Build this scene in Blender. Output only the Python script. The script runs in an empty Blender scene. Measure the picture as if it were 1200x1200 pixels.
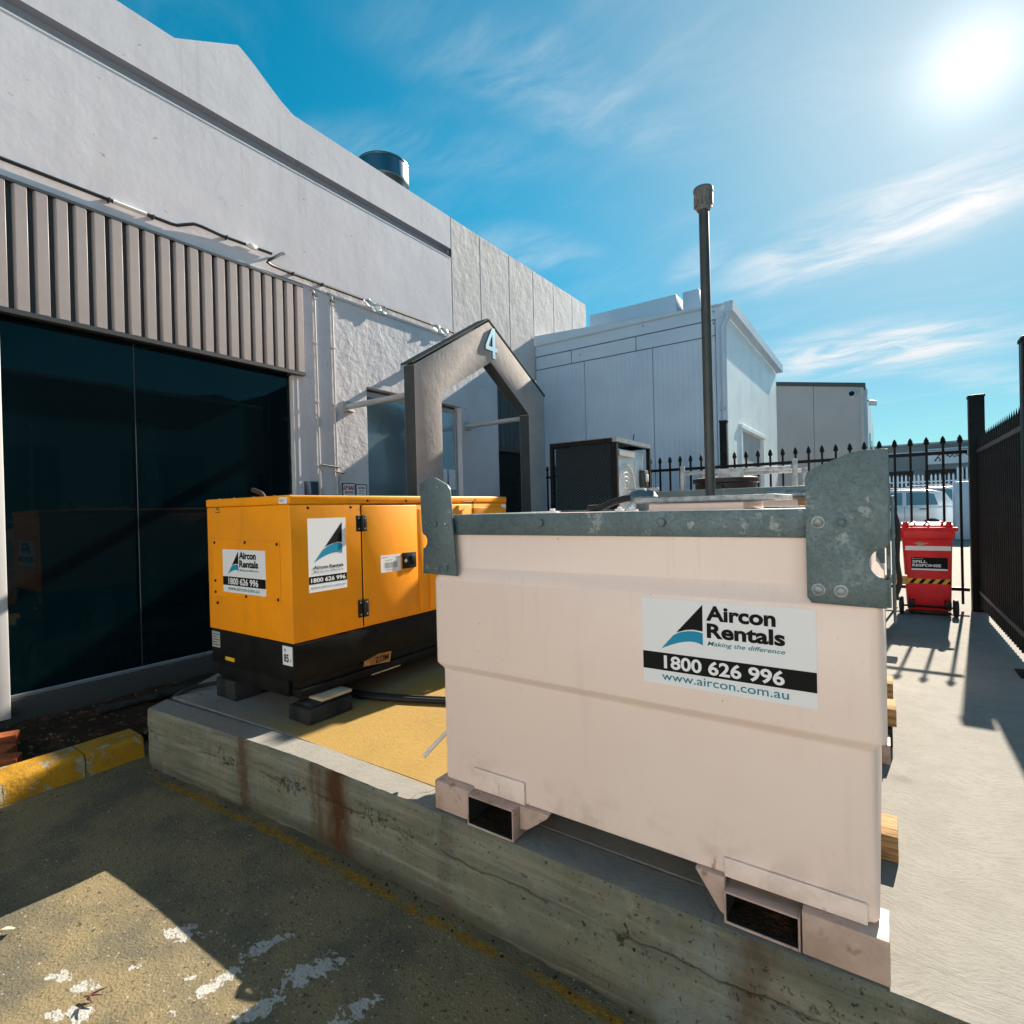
import bpy, bmesh, math, random
from mathutils import Vector, Matrix, noise
random.seed(7)
sc = bpy.context.scene
COL = sc.collection
R = math.radians
EYE = 1.325                     # camera height above the concrete platform (platform top is z = 0)

# ------------------------------------------------------------------ camera
cam_d = bpy.data.cameras.new('camera'); cam = bpy.data.objects.new('camera', cam_d); COL.objects.link(cam)
yaw, pitch, roll = 0.604649632, -0.00565897964, 0.0248707736
cy, sy = math.cos(yaw), math.sin(yaw)
f = Vector((-sy, cy, 0)); r = Vector((cy, sy, 0)); d = Vector((0, 0, -1))
cp, sp = math.cos(pitch), math.sin(pitch)
f, d = f*cp - d*sp, d*cp + f*sp
c_, s_ = math.cos(roll), math.sin(roll)
r, d = r*c_ + d*s_, d*c_ - r*s_
m = Matrix((r, -d, -f)).transposed().to_4x4(); m.translation = (0, 0, EYE)
cam.matrix_world = m
cam_d.sensor_width = 36; cam_d.sensor_fit = 'HORIZONTAL'; cam_d.lens = 633.188924/1200*36
cam_d.clip_start = 0.05; cam_d.clip_end = 2000
sc.camera = cam

# ------------------------------------------------------------------ sun, sky, exposure
SUN_EL, SUN_AZ = R(31.1), R(6.4)
SDIR = Vector((math.sin(SUN_AZ)*math.cos(SUN_EL), math.cos(SUN_AZ)*math.cos(SUN_EL), math.sin(SUN_EL)))
sl = bpy.data.lights.new('sun', 'SUN'); sl.energy = 5.0; sl.angle = R(0.5); sl.color = (1.0, 0.88, 0.72)
so = bpy.data.objects.new('sun', sl); COL.objects.link(so)
so.rotation_euler = (-SDIR).to_track_quat('-Z', 'Y').to_euler()

world = bpy.data.worlds.new('World'); sc.world = world; world.use_nodes = True
sc.view_settings.view_transform = 'Standard'; sc.view_settings.look = 'None'
sc.view_settings.gamma = 1.0; sc.view_settings.exposure = 1.5
sc.view_settings.use_curve_mapping = False


class NT:
    """small helper to write node trees"""
    def __init__(s, tree):
        s.t = tree; tree.nodes.clear()
    def n(s, typ, **kw):
        nd = s.t.nodes.new(typ)
        for k, v in kw.items():
            setattr(nd, k, v)
        return nd
    def put(s, sock, v):
        if isinstance(v, bpy.types.NodeSocket): s.t.links.new(v, sock)
        else:
            if isinstance(v, tuple) and len(v) == 3 and sock.type == 'RGBA': v = (*v, 1)
            sock.default_value = v
    def math(s, op, a, b=0.0, c=None, clamp=False):
        nd = s.n('ShaderNodeMath', operation=op, use_clamp=clamp)
        s.put(nd.inputs[0], a); s.put(nd.inputs[1], b)
        if c is not None: s.put(nd.inputs[2], c)
        return nd.outputs[0]
    def mix(s, fac, a, b, blend='MIX'):
        nd = s.n('ShaderNodeMix', data_type='RGBA', blend_type=blend)
        s.put(nd.inputs[0], fac); s.put(nd.inputs[6], a); s.put(nd.inputs[7], b)
        return nd.outputs[2]
    def noise(s, scale, detail=3, rough=.55, vec=None, dist=0.0, off=None):
        nd = s.n('ShaderNodeTexNoise')
        nd.inputs['Scale'].default_value = scale; nd.inputs['Detail'].default_value = detail
        nd.inputs['Roughness'].default_value = rough; nd.inputs['Distortion'].default_value = dist
        if vec is not None: s.put(nd.inputs['Vector'], vec)
        return nd.outputs['Fac']
    def voro(s, scale, vec=None, feature='F1', out='Distance', rnd=1.0):
        nd = s.n('ShaderNodeTexVoronoi', feature=feature)
        nd.inputs['Scale'].default_value = scale; nd.inputs['Randomness'].default_value = rnd
        if vec is not None: s.put(nd.inputs['Vector'], vec)
        return nd.outputs[out]
    def step(s, v, a, b):
        nd = s.n('ShaderNodeMapRange', interpolation_type='SMOOTHSTEP')
        s.put(nd.inputs['Value'], v)
        nd.inputs['From Min'].default_value = a; nd.inputs['From Max'].default_value = b
        return nd.outputs['Result']
    def map(s, vec, loc=(0, 0, 0), rot=(0, 0, 0), scale=(1, 1, 1)):
        nd = s.n('ShaderNodeMapping')
        s.put(nd.inputs['Vector'], vec); nd.inputs['Location'].default_value = loc
        nd.inputs['Rotation'].default_value = rot; nd.inputs['Scale'].default_value = scale
        return nd.outputs[0]
    def vmath(s, op, a, b=(0, 0, 0), out='Vector'):
        nd = s.n('ShaderNodeVectorMath', operation=op)
        s.put(nd.inputs[0], a); s.put(nd.inputs[1], b)
        return nd.outputs[out]
    def xyz(s, v):
        nd = s.n('ShaderNodeSeparateXYZ'); s.put(nd.inputs[0], v); return nd.outputs
    def comb(s, x, y, z):
        nd = s.n('ShaderNodeCombineXYZ')
        for i, v in enumerate((x, y, z)): s.put(nd.inputs[i], v)
        return nd.outputs[0]


def build_world():
    w = NT(world.node_tree)
    sky = w.n('ShaderNodeTexSky', sky_type='NISHITA')
    sky.sun_disc = False; sky.sun_elevation = SUN_EL; sky.sun_rotation = SUN_AZ
    sky.air_density = 1.0; sky.dust_density = 0.12; sky.ozone_density = 3.0; sky.altitude = 30
    g = w.n('ShaderNodeTexCoord').outputs['Generated']
    dirv = w.vmath('NORMALIZE', g)
    x, y, z = w.xyz(dirv)
    tint = w.mix(w.step(z, .02, .55), (0.34, 0.68, 0.66), (0.02, 1.06, 1.03))
    col = w.mix(1.0, sky.outputs[0], tint, 'MULTIPLY')
    # cirrus: laid out on a flat layer far above (direction divided by height)
    den = w.math('ADD', w.math('MAXIMUM', z, 0.0), 0.15)
    uv = w.comb(w.math('DIVIDE', x, den), w.math('DIVIDE', y, den), 0.0)
    def blob(cx, cy, ang, lx, ly):
        v = w.map(w.vmath('SUBTRACT', uv, (cx, cy, 0)), rot=(0, 0, -ang))
        v = w.vmath('MULTIPLY', v, (1/lx, 1/ly, 0))
        return w.step(w.vmath('LENGTH', v, out='Value'), 1.0, 0.15)
    warp = w.noise(1.3, 3, .6, uv)
    wv = w.vmath('ADD', uv, w.comb(w.math('MULTIPLY', warp, .5), w.math('MULTIPLY', warp, -.35), 0.0))
    fine = w.noise(3.2, 9, .62, w.map(wv, rot=(0, 0, R(25)), scale=(.9, 2.3, 1)), .35)
    soft = w.noise(2.0, 7, .6, w.map(wv, rot=(0, 0, R(-50)), scale=(1, 3.0, 1)), .7)
    tot = None
    for (cx, cy, a, lx, ly, k) in ((.02, 1.74, R(-17), .62, .27, 1.25), (-.02, 2.62, R(6), .66, .38, 1.5),
                                   (.42, 3.15, R(40), .55, .22, .6), (-.43, 1.64, R(-32), .2, .1, .55),
                                   (-.50, .92, R(60), .50, .16, .42), (-.82, 1.33, R(55), .3, .16, .40),
                                   (-.85, .85, R(40), .55, .13, .30), (-.3, .95, R(70), .3, .25, .22), (1.1, 1.9, R(-20), .9, .4, .8),
                                   (1.3, .2, R(30), .9, .5, .6), (.2, -1.2, R(10), 1.2, .6, .6), (-1.6, -.3, R(60), 1.0, .5, .5)):
        b = w.math('MULTIPLY', blob(cx, cy, a, lx, ly), k)
        tot = b if tot is None else w.math('MAXIMUM', tot, b)
    tex = w.math('ADD', w.math('MULTIPLY', w.step(fine, .30, .76), .75), w.math('MULTIPLY', w.step(soft, .40, .72), .45))
    cl = w.math('MULTIPLY', tot, tex, clamp=True)
    veil = w.math('MULTIPLY', w.step(w.noise(1.6, 8, .62, w.map(wv, rot=(0, 0, R(-50)), scale=(.9, 2.4, 1)), .8), .46, .78), .12)
    cl = w.math('MAXIMUM', cl, veil)
    cosang = w.vmath('DOT_PRODUCT', dirv, tuple(SDIR), out='Value')
    cpos = w.math('MAXIMUM', cosang, 0.0)
    near = w.math('POWER', cpos, 6.0)
    col = w.mix(w.math('MULTIPLY', w.math('POWER', cpos, 9.0), .8), col, (2.5, 3.3, 3.9))
    ccol = w.mix(near, (5.2, 6.0, 6.5), (6.8, 6.5, 6.4))
    col = w.mix(w.math('MULTIPLY', cl, .92), col, ccol)
    # brightness of the air around the sun
    cpos = w.math('MAXIMUM', cosang, 0.0)
    a1 = w.math('MULTIPLY', w.math('POWER', cpos, 600.0), 3.6)
    a2 = w.math('MULTIPLY', w.math('POWER', cpos, 40.0), 1.5)
    a3 = w.math('MULTIPLY', w.math('POWER', cpos, 14.0), .5)
    aur = w.math('ADD', w.math('ADD', a1, a2), a3)
    acol = w.vmath('SCALE', (1.0, .86, .82)); acol.node.inputs['Scale'].default_value = 1.0
    w.t.links.new(aur, acol.node.inputs['Scale'])
    col = w.mix(1.0, col, acol, 'ADD')
    bg = w.n('ShaderNodeBackground'); w.put(bg.inputs[0], col); bg.inputs[1].default_value = 0.05
    out = w.n('ShaderNodeOutputWorld'); w.t.links.new(bg.outputs[0], out.inputs[0])
build_world()

# ------------------------------------------------------------------ materials
MATS = {}
def mat(name, base, rough=.5, metal=0.0, c2=None, c2scale=3.0, c2lo=.4, c2hi=.65, speck=None, bumps=(), spec=None, rvar=0.0, fn=None, coat=0.0):
    """base colour with a second noise-mixed tint, fine specks and stacked bump layers (object space)"""
    mt = bpy.data.materials.new(name); mt.use_nodes = True
    w = NT(mt.node_tree)
    out = w.n('ShaderNodeOutputMaterial'); p = w.n('ShaderNodeBsdfPrincipled')
    w.t.links.new(p.outputs[0], out.inputs[0])
    oc = w.n('ShaderNodeTexCoord').outputs['Object']
    col = base
    if c2 is not None:
        col = w.mix(w.step(w.noise(c2scale, 6, .62, oc), c2lo, c2hi), base, c2)
    if speck:
        sc_, a, b, scol = speck
        col = w.mix(w.step(w.noise(sc_, 2, .5, oc), a, b), col, scol)
    p.inputs['Roughness'].default_value = rough; p.inputs['Metallic'].default_value = metal
    if rvar: w.put(p.inputs['Roughness'], w.math('ADD', rough-rvar/2, w.math('MULTIPLY', w.noise(7, 5, .6, oc), rvar)))
    if spec is not None: p.inputs['Specular IOR Level'].default_value = spec
    if coat: p.inputs['Coat Weight'].default_value = coat
    h = None
    for (bs, amp, det) in bumps:
        q = w.math('MULTIPLY', w.noise(bs, det, .6, oc), amp)
        h = q if h is None else w.math('ADD', h, q)
    ctx = dict(w=w, p=p, oc=oc, col=col, h=h)
    if fn: fn(ctx)
    w.put(p.inputs['Base Color'], ctx['col'])
    if ctx['h'] is not None:
        b = w.n('ShaderNodeBump'); b.inputs['Strength'].default_value = 1.0; b.inputs['Distance'].default_value = 1.0
        w.put(b.inputs['Height'], ctx['h']); w.t.links.new(b.outputs[0], p.inputs['Normal'])
    MATS[name] = mt
    return mt

FLAKES = ((-2.46, 1.045, .5, .12, .065, 1.0), (-2.63, .68, .4, .09, .04, .92), (-2.50, .72, .5, .09, .045, .92), (-2.39, .655, .6, .13, .05, 1.0),
          (-2.43, .86, .3, .05, .022, .85), (-2.09, 1.0, 1.57, .18, .05, .97), (-2.10, 1.2, 1.2, .13, .05, .97), (-1.83, 1.23, 1.2, .20, .09, .97),
          (-1.85, 1.03, 1.2, .15, .06, .95), (-1.56, 1.2, 1.2, .14, .07, .85), (-2.2, .95, 1.0, .05, .02, .8))
def f_ground(c):
    w, oc = c['w'], c['oc']
    col = c['col']
    agg = w.voro(95, oc)
    col = w.mix(w.step(w.noise(48, 3, .6, oc), .60, .68), col, (.06, .052, .036))
    col = w.mix(w.step(w.noise(60, 2, .5, oc), .34, .27), col, (.34, .31, .24))
    col = w.mix(w.math('MULTIPLY', w.step(w.noise(1.1, 5, .65, oc), .50, .72), .45), col, (.10, .085, .055))
    # flakes left from an old coat of white paint
    tot = None
    for (x, y, a, rx, ry, k) in FLAKES:
        v = w.map(w.vmath('SUBTRACT', oc, (x, y, -.42)), rot=(0, 0, -a))
        v = w.vmath('MULTIPLY', v, (1/rx, 1/ry, 0))
        b = w.math('MULTIPLY', w.step(w.vmath('LENGTH', v, out='Value'), 1.25, .1), k)
        tot = b if tot is None else w.math('MAXIMUM', tot, b)
    edge = w.noise(17, 8, .66, w.map(oc, rot=(0, 0, .5), scale=(1, 1.7, 1)), .5)
    fl = w.step(w.math('ADD', w.math('MULTIPLY', tot, .285), edge), .668, .688)
    fl = w.math('MULTIPLY', fl, w.step(w.noise(60, 3, .6, oc), .68, .55))
    col = w.mix(w.math('MULTIPLY', fl, w.math('ADD', .55, w.math('MULTIPLY', w.noise(9, 4, .6, oc), .7))), col, (.40, .40, .385))
    # worn yellow line along the foot of the platform
    x, y, z = w.xyz(oc)
    ln = w.math('ADD', w.math('MULTIPLY', w.math('MINIMUM', w.math('ADD', x, 2.65), 0.0), .062), 1.672)
    dd = w.math('ABSOLUTE', w.math('SUBTRACT', w.math('SUBTRACT', y, ln), w.math('MULTIPLY', w.math('SUBTRACT', w.noise(3.5, 4, .6, oc), .5), .05)))
    dd = w.math('ADD', dd, w.math('MULTIPLY', w.math('SUBTRACT', w.noise(24, 6, .7, oc), .5), .05))
    wear = w.step(w.noise(6.5, 7, .68, w.map(oc, loc=(2, 7, 0))), .41, .50)
    yl = w.math('MULTIPLY', w.math('MULTIPLY', w.step(dd, .028, .018), wear), w.step(x, 3.2, 3.0))
    yl = w.math('MULTIPLY', yl, w.step(x, -4.1, -3.95))
    col = w.mix(yl, col, w.mix(w.step(w.noise(40, 4, .6, oc), .4, .62), (.30, .165, .02), (.19, .115, .028)))
    c['col'] = col
    c['h'] = w.math('ADD', w.math('ADD', w.math('MULTIPLY', agg, .002), w.math('MULTIPLY', w.noise(130, 3, .6, oc), .0026)),
                    w.math('ADD', w.math('MULTIPLY', fl, .001), w.math('MULTIPLY', w.noise(3, 4, .6, oc), .01)))
mat('ground', (.20, .163, .092), .95, c2=(.108, .10, .072), c2scale=2.4, fn=f_ground, spec=.25)

def f_slab(c):
    w, oc = c['w'], c['oc']
    # broom and trowel swirls
    ds = w.noise(1.1, 2, .5, oc); ds2 = w.noise(1.7, 2, .5, w.map(oc, loc=(9, 4, 0)))
    v = w.vmath('ADD', oc, w.comb(w.math('MULTIPLY', ds, .55), w.math('MULTIPLY', ds2, .55), 0.0))
    sw = w.noise(34, 6, .72, w.map(v, rot=(0, 0, .4), scale=(.7, 2.2, 1)))
    patch = w.noise(1.2, 5, .6, oc)
    col = w.mix(w.math('MULTIPLY', w.step(sw, .47, .60), .5), c['col'], (.185, .178, .155))
    col = w.mix(w.math('MULTIPLY', w.step(patch, .52, .75), .5), col, (.22, .205, .17))
    col = w.mix(w.math('MULTIPLY', w.step(w.noise(120, 2, .5, oc), .66, .74), .5), col, (.12, .11, .09))
    # warm clay dust on the part between the generator and the tank
    cr = w.voro(.55, w.vmath('ADD', oc, w.comb(w.math('MULTIPLY', w.noise(3, 5, .6, oc), .5), w.math('MULTIPLY', w.noise(3.3, 5, .6, w.map(oc, loc=(4, 4, 4))), .5), 0.0)), feature='DISTANCE_TO_EDGE')
    crk = w.math('MULTIPLY', w.step(cr, .0045, .001), w.step(w.noise(.8, 2, .5, w.map(oc, loc=(1, 7, 0))), .50, .56))
    col = w.mix(w.math('MULTIPLY', crk, .6), col, (.06, .055, .045))
    col = w.mix(w.math('MULTIPLY', w.step(w.voro(1.7, w.map(oc, loc=(.4, .3, 0))), .11, .03), .35), col, (.09, .085, .075))
    x, y, z = w.xyz(oc)
    du = w.math('MULTIPLY', w.math('MULTIPLY', w.step(x, -1.2, -2.0), w.step(y, 5.0, 3.2)), w.math('MULTIPLY', w.step(y, 1.88, 1.91), w.step(w.math('ADD', x, w.math('MULTIPLY', patch, .6)), -3.4, -2.5)))
    col = w.mix(w.math('MULTIPLY', du, .9), col, w.mix(w.math('ADD', w.math('MULTIPLY', w.step(sw, .40, .66), .6), w.math('MULTIPLY', w.step(patch, .45, .7), .5)), (.33, .205, .038), (.22, .14, .034)))
    c['col'] = col
    c['h'] = w.math('ADD', w.math('MULTIPLY', sw, .0026), w.math('MULTIPLY', w.noise(110, 3, .6, oc), .0012))
mat('slab', (.25, .245, .228), .9, c2=(.22, .216, .20), c2scale=5, fn=f_slab, spec=.25)

def f_face(c):
    w, oc = c['w'], c['oc']
    x, y, z = w.xyz(oc)
    st = w.noise(3.0, 6, .65, w.map(oc, scale=(1.6, 1, .28)))
    col = w.mix(w.step(st, .42, .68), c['col'], (.15, .145, .105))
    col = w.mix(w.math('MULTIPLY', w.step(w.noise(5.5, 6, .65, w.map(oc, loc=(3, 1, 2))), .55, .72), .75), col, (.27, .265, .22))
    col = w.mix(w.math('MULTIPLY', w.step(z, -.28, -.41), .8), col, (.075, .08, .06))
    # pits and honeycombing
    pit = w.step(w.noise(55, 4, .65, oc), .63, .69)
    col = w.mix(w.math('MULTIPLY', pit, .85), col, (.045, .045, .035))
    # honeycombed seam between two pours
    sl = w.math('ABSOLUTE', w.math('ADD', w.math('ADD', z, .165), w.math('MULTIPLY', w.math('SUBTRACT', w.noise(2.6, 6, .65, w.map(oc, scale=(1, 0, 0))), .5), .16)))
    zone = w.step(sl, .085, .01)
    hc = w.math('MULTIPLY', w.step(w.math('ADD', w.noise(34, 5, .68, oc), w.math('MULTIPLY', zone, w.math('MULTIPLY', w.step(w.noise(1.7, 3, .6, w.map(oc, loc=(7, 3, 9))), .40, .65), .15))), .645, .70), .8)
    col = w.mix(hc, col, (.030, .034, .028))
    crack = w.step(w.math('ADD', sl, w.math('MULTIPLY', w.math('SUBTRACT', w.noise(40, 4, .7, oc), .5), .02)), .007, .002)
    crack = w.math('MULTIPLY', crack, w.step(w.noise(2.7, 4, .6, w.map(oc, loc=(0, 3, 9))), .42, .58))
    hs = w.noise(5, 6, .66, w.map(oc, scale=(.22, 1, 3.6)))
    col = w.mix(w.math('MULTIPLY', w.step(hs, .50, .66), .45), col, (.30, .295, .24))
    col = w.mix(w.math('MULTIPLY', w.step(hs, .46, .34), .5), col, (.075, .08, .062))
    col = w.mix(w.math('MULTIPLY', crack, .5), col, (.05, .054, .045))
    bl = w.step(w.noise(1.9, 6, .66, w.map(oc, loc=(5, 2, 7))), .53, .68)
    col = w.mix(w.math('MULTIPLY', bl, .45), col, (.20, .25, .26))
    c['h2'] = w.math('ADD', w.math('MULTIPLY', hc, -.008), w.math('MULTIPLY', crack, -.006))
    # rust runs below the old fixings
    for (rx, rw, k) in ((-3.16, .09, .75), (-2.33, .15, 1.0), (-2.50, .08, .7), (-.35, .10, .6), (-1.6, .06, .3), (.16, .16, .35)):
        m_ = w.step(w.math('ABSOLUTE', w.math('ADD', w.math('ADD', x, -rx), w.math('MULTIPLY', w.math('SUBTRACT', w.noise(9, 5, .6, w.map(oc, scale=(1, 1, .5))), .5), .16))), rw, rw*.2)
        m_ = w.math('MULTIPLY', w.math('MULTIPLY', m_, k), w.step(w.noise(6, 5, .65, w.map(oc, scale=(1, 1, .4))), .30, .58))
        col = w.mix(m_, col, (.075, .036, .016))
    c['col'] = col
    c['h'] = w.math('ADD', w.math('MULTIPLY', w.noise(24, 6, .68, oc), .012), w.math('ADD', w.math('MULTIPLY', pit, -.006), c['h2']))
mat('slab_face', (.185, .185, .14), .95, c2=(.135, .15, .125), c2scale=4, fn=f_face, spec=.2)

def f_yellow(c):
    w, oc = c['w'], c['oc']
    ch = w.step(w.noise(9, 8, .7, oc), .55, .60)
    ch2 = w.step(w.noise(30, 6, .7, oc), .60, .66)
    col = w.mix(ch, c['col'], (.33, .29, .20)); col = w.mix(w.math('MULTIPLY', ch2, .85), col, (.16, .12, .06))
    c['col'] = col
    c['h'] = w.math('ADD', w.math('MULTIPLY', ch, -.003), w.math('MULTIPLY', w.noise(40, 5, .6, oc), .006))
mat('yellow_kerb', (.42, .22, .01), .8, c2=(.30, .16, .012), c2scale=5, fn=f_yellow, spec=.3)
mat('yellow_line', (.36, .22, .03), .9, c2=(.20, .14, .05), c2scale=9, c2lo=.42, c2hi=.62, bumps=((60, .004, 3),), spec=.2)
mat('soil', (.035, .024, .016), 1.0, c2=(.11, .05, .03), c2scale=7, c2lo=.5, c2hi=.7, bumps=((14, .05, 5), (60, .02, 3)), spec=.1)
mat('brick', (.36, .105, .04), .9, c2=(.26, .07, .03), c2scale=9, bumps=((50, .004, 4),), spec=.2)

def f_render(c):
    w, oc = c['w'], c['oc']
    st = w.noise(2.2, 6, .62, w.map(oc, scale=(1, 1.4, .16)))
    col = w.mix(w.math('MULTIPLY', w.step(st, .52, .76), .38), c['col'], (.52, .485, .48))
    col = w.mix(w.math('MULTIPLY', w.step(w.noise(30, 5, .7, w.map(oc, scale=(1, 1, .5))), .66, .74), .22), col, (.26, .245, .24))
    # rain streaks below the groove, hairline cracks
    z = w.xyz(oc)[2]
    rs = w.math('MULTIPLY', w.step(w.noise(5, 5, .6, w.map(oc, scale=(1, 2.2, .06))), .54, .70), w.step(z, 4.6, 5.58))
    col = w.mix(w.math('MULTIPLY', rs, .22), col, (.33, .32, .33))
    ck = w.voro(.9, w.vmath('ADD', oc, w.comb(0.0, w.math('MULTIPLY', w.noise(3, 5, .6, oc), .6), w.math('MULTIPLY', w.noise(3.3, 5, .6, w.map(oc, loc=(4, 4, 4))), .6))), feature='DISTANCE_TO_EDGE')
    ckm = w.math('MULTIPLY', w.step(ck, .005, .001), w.step(w.noise(.9, 2, .5, w.map(oc, loc=(1, 7, 3))), .52, .58))
    col = w.mix(w.math('MULTIPLY', ckm, .16), col, (.25, .24, .24))
    chips = w.step(w.noise(7.5, 3, .5, w.map(oc, scale=(1, 1, 2.2), loc=(3, 1, 2))), .735, .75)
    col = w.mix(w.math('MULTIPLY', chips, .5), col, (.22, .22, .23))
    c['col'] = col
mat('groove_shade', (.30, .33, .40), .9, bumps=((12, .003, 4),))  # wall render with the shade inside the groove put into its colour
mat('wall_render', (.635, .62, .685), .85, c2=(.68, .665, .725), c2scale=.7, fn=f_render, bumps=((1.6, .006, 4), (9, .0009, 4), (50, .0003, 3)), spec=.25)
mat('wall_rough', (.63, .62, .66), .85, c2=(.68, .67, .71), c2scale=1.5, fn=f_render, bumps=((3.5, .015, 5), (11, .006, 4), (45, .0008, 3)), spec=.25)
def f_panelc(c):
    f_render(c)
    w, oc = c['w'], c['oc']
    z = w.xyz(oc)[2]
    c['col'] = w.mix(w.math('MULTIPLY', w.step(w.noise(2.0, 6, .65, w.map(oc, scale=(1, 1, .5))), .50, .72), .35), c['col'], (.42, .385, .33))
mat('wall_panel', (.66, .62, .63), .85, c2=(.60, .565, .57), c2scale=2.0, fn=f_panelc, bumps=((5, .012, 5), (25, .003, 4)), spec=.25)
mat('arch_shade_flashing', (.055, .07, .078), .85, c2=(.07, .085, .092), bumps=((26, .003, 4),), spec=.2)  # shade of the arch's side faces put into the colour; flashing shares it
mat('cap_steel', (.09, .11, .12), .6, c2=(.14, .13, .12), c2scale=20)
mat('mesh_steel', (.07, .12, .145), .45, metal=.3)
mat('sign_metal', (.50, .72, .82), .3, metal=.4)
mat('arch_render', (.40, .365, .355), .9, c2=(.35, .325, .32), c2scale=3, bumps=((7, .006, 5), (26, .002, 4)), spec=.2)
mat('fascia_paint', (.40, .345, .34), .5, c2=(.45, .39, .38), c2scale=1.3, rvar=.2, bumps=((4, .002, 3),))
mat('fascia_gap_shade', (.045, .055, .06), .6)  # same paint as the ribs, darkened in colour for the shade between them
mat('dark_trim', (.05, .055, .06), .5)
def f_glass(c):
    w, oc = c['w'], c['oc']
    sm = w.noise(2.2, 6, .65, w.map(oc, rot=(.6, 0, 0), scale=(1, 1, .35)))
    w.put(c['p'].inputs['Roughness'], w.math('ADD', .02, w.math('MULTIPLY', w.step(sm, .5, .75), .10)))
    c['col'] = w.mix(w.math('MULTIPLY', w.step(sm, .45, .8), .5), c['col'], (.003, .014, .018))
mat('dark_glass', (.001, .007, .010), .015, spec=.26, fn=f_glass, bumps=((.9, .0016, 2),))
mat('door_glass', (.30, .46, .54), .14, metal=.75, c2=(.42, .58, .66), c2scale=1.4, bumps=((1.3, .012, 2),))
mat('alu', (.62, .63, .64), .35, metal=.8, c2=(.5, .51, .52), c2scale=6, rvar=.15)
mat('white_frame', (.62, .62, .63), .5)
mat('conduit', (.50, .50, .51), .5, c2=(.42, .42, .43), c2scale=5)
mat('black_pipe', (.018, .02, .022), .45)
mat('white_plastic', (.75, .75, .74), .45)
def f_scrap(c):
    c['p'].inputs['Transmission Weight'].default_value = .35
mat('clear_plastic', (.72, .78, .82), .25, fn=f_scrap)
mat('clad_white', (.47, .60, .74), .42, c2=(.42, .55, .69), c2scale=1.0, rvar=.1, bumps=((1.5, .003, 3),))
mat('clad_sun', (.76, .84, .89), .30, c2=(.68, .77, .84), c2scale=1.6, rvar=.15, bumps=((2.2, .006, 3),))  # paler copy of the cladding, sun on the side wall put into the colour
mat('trim_grey', (.42, .44, .46), .5, c2=(.36, .38, .40), c2scale=2)
mat('shutter', (.17, .19, .21), .45, metal=.3)
mat('grey_clad', (.40, .385, .40), .6, c2=(.44, .42, .43), c2scale=.8)
mat('far_wall', (.28, .29, .30), .8, c2=(.23, .24, .25), c2scale=.6)
mat('far_dark', (.06, .07, .08), .7)
mat('pale_wall', (.73, .755, .77), .8, c2=(.67, .695, .71), c2scale=.8)
mat('opp_wall', (.20, .21, .22), .9, c2=(.16, .17, .18), c2scale=.7)
mat('stainless', (.13, .17, .20), .28, metal=1.0, rvar=.15)
mat('black_steel', (.003, .005, .006), .55, c2=(.006, .009, .010), c2scale=8, spec=.18)
mat('steel_post', (.024, .032, .034), .5, c2=(.036, .043, .045), c2scale=12, rvar=.2)

def f_galv(c):
    w, oc = c['w'], c['oc']
    cell = w.voro(85, w.vmath('ADD', oc, w.comb(w.math('MULTIPLY', w.noise(40, 2, .5, oc), .03), 0.0, w.math('MULTIPLY', w.noise(33, 2, .5, oc), .03))), out='Color')
    g = w.xyz(cell)[0]
    col = w.mix(w.math('MULTIPLY', g, .55), c['col'], (.155, .205, .225))
    col = w.mix(w.math('MULTIPLY', w.step(w.noise(130, 3, .7, oc), .48, .70), .5), col, (.035, .055, .062))
    wh = w.step(w.noise(26, 5, .62, w.map(oc, scale=(1, 1, .8))), .60, .625)
    wh = w.math('MULTIPLY', wh, w.step(w.noise(4.5, 3, .5, w.map(oc, loc=(3, 0, 1))), .46, .56))
    col = w.mix(w.math('MULTIPLY', wh, .5), col, (.36, .39, .40))
    scr = w.step(w.noise(22, 3, .6, w.map(oc, rot=(.0, .7, .3), scale=(12, 12, .6))), .64, .72)
    col = w.mix(w.math('MULTIPLY', scr, .45), col, (.045, .06, .065))
    rs = w.math('MULTIPLY', w.step(w.noise(11, 5, .65, w.map(oc, loc=(1, 0, 6), scale=(1, 1, .5))), .66, .74), .35)
    col = w.mix(rs, col, (.14, .09, .045))
    c['col'] = col
    w.put(c['p'].inputs['Roughness'], w.math('ADD', .42, w.math('MULTIPLY', g, .25)))
mat('galvanised', (.08, .125, .145), .5, metal=.4, c2=(.115, .165, .185), c2scale=7, fn=f_galv, bumps=((60, .0012, 4),))
mat('galv_bright', (.30, .34, .36), .5, metal=.5, c2=(.17, .20, .22), c2scale=22, rvar=.25, bumps=((50, .001, 3),))
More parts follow.
